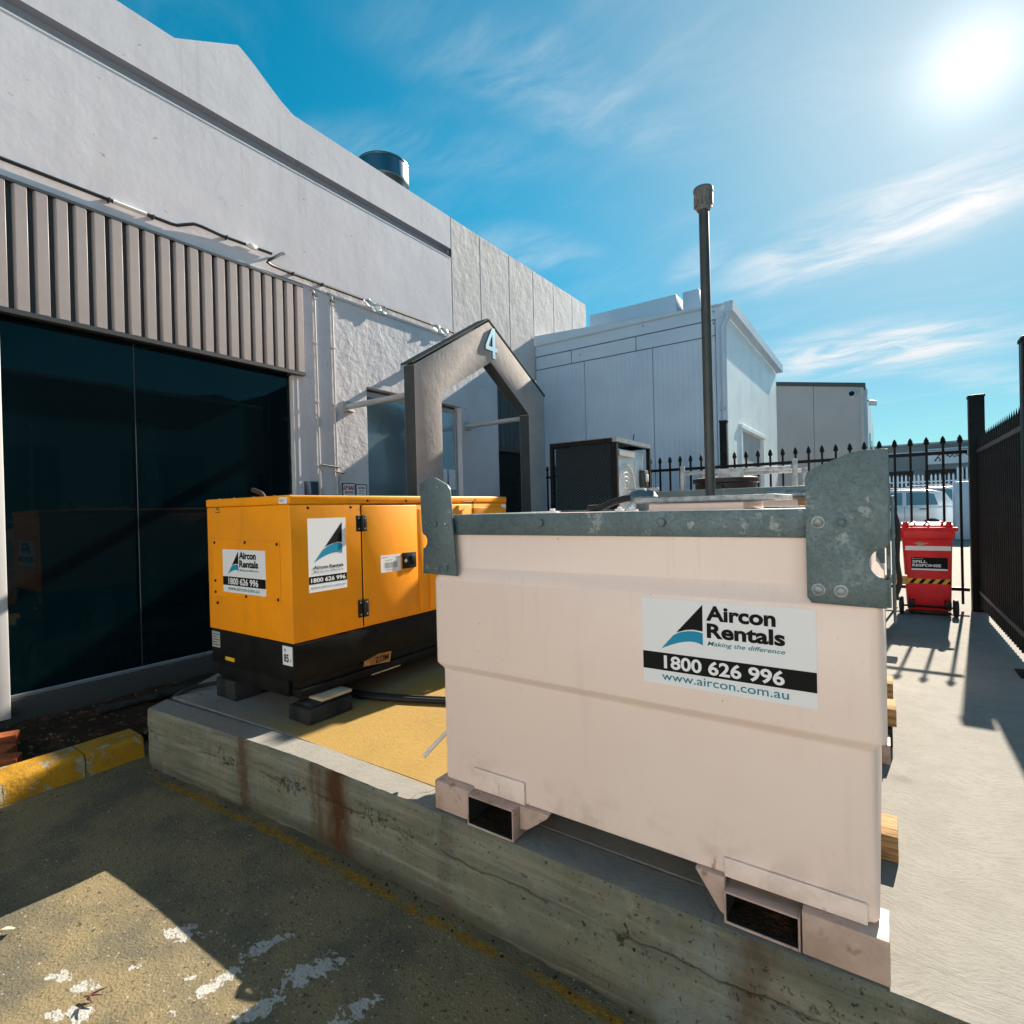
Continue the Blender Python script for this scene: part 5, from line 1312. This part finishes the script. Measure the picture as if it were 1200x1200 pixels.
hz = flat_obj('hazard_stripe', band(.355, .41, .20, .594, .003), 'warn_yellow', bn)
for i in range(5):
    xa = .21+.085*i; q = MB(); za, zb = .356, .409
    q.add([(xa, face_y(za)-.005, za), (xa+.04, face_y(za)-.005, za), (min(xa+.08, .593), face_y(zb)-.005, zb), (xa+.04, face_y(zb)-.005, zb)], [(0, 1, 2, 3)]); flat_obj('hazard_bar', q, 'ink_black', hz)
ps = flat_obj('bin_label', band(.505, .655, .235, .565, .003), 'ink_black', bn)
upv = Vector((0, face_y(.6)-face_y(.5), .1)).normalized()
flat_obj('lettering', text_mesh('SPILL', (.245, face_y(.592)-.004, .592), (1, 0, 0), upv, .030, .135, .03), 'sticker_white', ps)
flat_obj('lettering', text_mesh('RESPONSE', (.245, face_y(.55)-.004, .55), (1, 0, 0), upv, .030, .26, .03), 'sticker_white', ps)
flat_obj('label_line', band(.636, .642, .262, .345, .005), 'ink_grey', ps); flat_obj('label_line', band(.632, .648, .243, .258, .005), 'ink_grey', ps)
flat_obj('label_bar', band(.508, .528, .236, .564, .005), 'sticker_white', ps)
scf = MB(); vs = [(.33+.05*math.cos(a)*(1+.5*math.sin(5*a)), face_y(.81)-.003, .812+.02*math.sin(a)*(1+.4*math.cos(3*a))) for a in [i*.3 for i in range(21)]]
scf.add(vs, [tuple(range(21))]); flat_obj('scuff_mark', scf, 'timber_pale', bn)
for x in (.135, .625):
    q = MB(); q.lathe((x-.022, BY-.02, .101), [(.04, 0), (.09, 0), (.1, .008), (.1, .036), (.09, .044), (.04, .044)], 22, axis=(1, 0, 0)); wl = obj('wheel', q, 'rubber', bn)
    q = MB(); q.lathe((x-.026, BY-.02, .101), [(.012, 0), (.04, .002), (.042, .05), (.012, .052)], 14, axis=(1, 0, 0)); obj('hub', q, 'black_plastic', wl)
q = MB(); q.tube([(.15, BY-.02, .101), (.61, BY-.02, .101)], .011, 10); obj('axle', q, 'black_steel', bn)
q = MB(); q.box(.20, .26, BY-.03, BY+.06, .08, .17); q.box(.53, .59, BY-.03, BY+.06, .08, .17); q.box(.20, .59, BY+.0, BY+.05, .012, .044); obj('axle_bracket', q, 'black_plastic', bn, bevel=.005)

# ================================================================== SMALL THINGS IN THE BED AND ON THE GROUND
for i, (x, y, rz, lab) in enumerate(((-5.45, 1.10, .25, 'red brick lying in the garden bed nearest the glass'), (-5.18, 1.02, -.1, 'flat red brick lying in the middle of the garden bed'), (-4.95, .99, .15, 'red brick lying in the garden bed against the yellow kerb'))):
    q = MB(); q.box(-.115, .115, -.055, .055, 0, .075)
    o = obj('red_brick', q, 'brick', bevel=.006); o.location = (x, y, -.335); o.rotation_euler = (.06, .04*i, rz+.9); tag(o, lab, 'brick', 'bricks in the garden bed')
deb = MB(); random.seed(11)
for i in range(700):
    x, y = random.uniform(-5.85, -4.82), random.uniform(-2.5, 2.6); s = random.uniform(.004, .016); z = -.335+random.uniform(0, .02); a = random.uniform(0, 6.28)
    t_ = random.uniform(-.6, .6)
    p = [Vector((math.cos(a)*s*1.6, math.sin(a)*s*1.6, s*t_)), Vector((-math.sin(a)*s*.7, math.cos(a)*s*.7, s*.3)), Vector((-math.cos(a)*s*1.6, -math.sin(a)*s*1.6, -s*t_*.5)), Vector((math.sin(a)*s*.7, -math.cos(a)*s*.7, .3*s))]
    deb.add([Vector((x, y, z)) + v for v in p], [(0, 1, 2, 3)])
obj('leaf_litter', deb, 'litter', kind='stuff', smooth=False)
q = MB(); q.box(-5.60, -5.50, 1.75, 2.65, -.325, -.29)
o = tag(obj('timber_edging', q, 'timber_dark', bevel=.005, loc=(-5.55, 2.2, -.325)), 'weathered timber length lying in the garden bed below the glass', 'timber')
q = MB()
for (a, b) in (((-2.425, .70, .0), (-2.36, .735, .012)), ((-2.40, .70, .004), (-2.345, .70, .015)), ((-2.41, .715, .004), (-2.385, .755, .012)), ((-2.40, .705, .008), (-2.37, .70, .02))):
    q.tube([Vector(a)+Vector((0, 0, G+.012)), (Vector(a)+Vector(b))/2+Vector((.004, .002, G+.016)), Vector(b)+Vector((0, 0, G+.012))], [.0035, .003, .0015], 6)
tag(obj('dry_twig', q, 'twig', loc=(-2.39, .715, G)), 'small dry reddish twig on the sunlit ground', 'twig')
q = MB(); q.add([(-3.13, .60, G+.012), (-3.09, .615, G+.03), (-3.06, .65, G+.022), (-3.085, .66, G+.012), (-3.11, .64, G+.02)], [(0, 1, 4), (1, 2, 3), (1, 3, 4)])
tag(obj('dry_leaf', q, 'leaf', loc=(-3.1, .63, G), smooth=False), 'pale curled leaf at the left edge of the sunlit ground', 'leaf')
stn = MB(); random.seed(5)
for i in range(150):
    if i < 90: x = random.uniform(-4.2, 1.0); y = edge_y(x) - random.uniform(.0, .07)
    else: x = random.uniform(-4.47, -4.3); y = random.uniform(-1.5, 1.6)
    s = random.uniform(.003, .010)
    stn.add([(x+s*math.cos(a)*random.uniform(.7, 1.2), y+s*math.sin(a)*random.uniform(.7, 1.2), G+.006) for a in (0, 1.57, 3.14, 4.71)] + [(x, y, G+.006+s*.8)], [(0, 1, 4), (1, 2, 4), (2, 3, 4), (3, 0, 4)])
obj('loose_grit', stn, 'soil', kind='stuff', smooth=False)

for o in list(bpy.data.objects):
    if o.type == 'MESH' and not o.data.polygons: bpy.data.objects.remove(o)
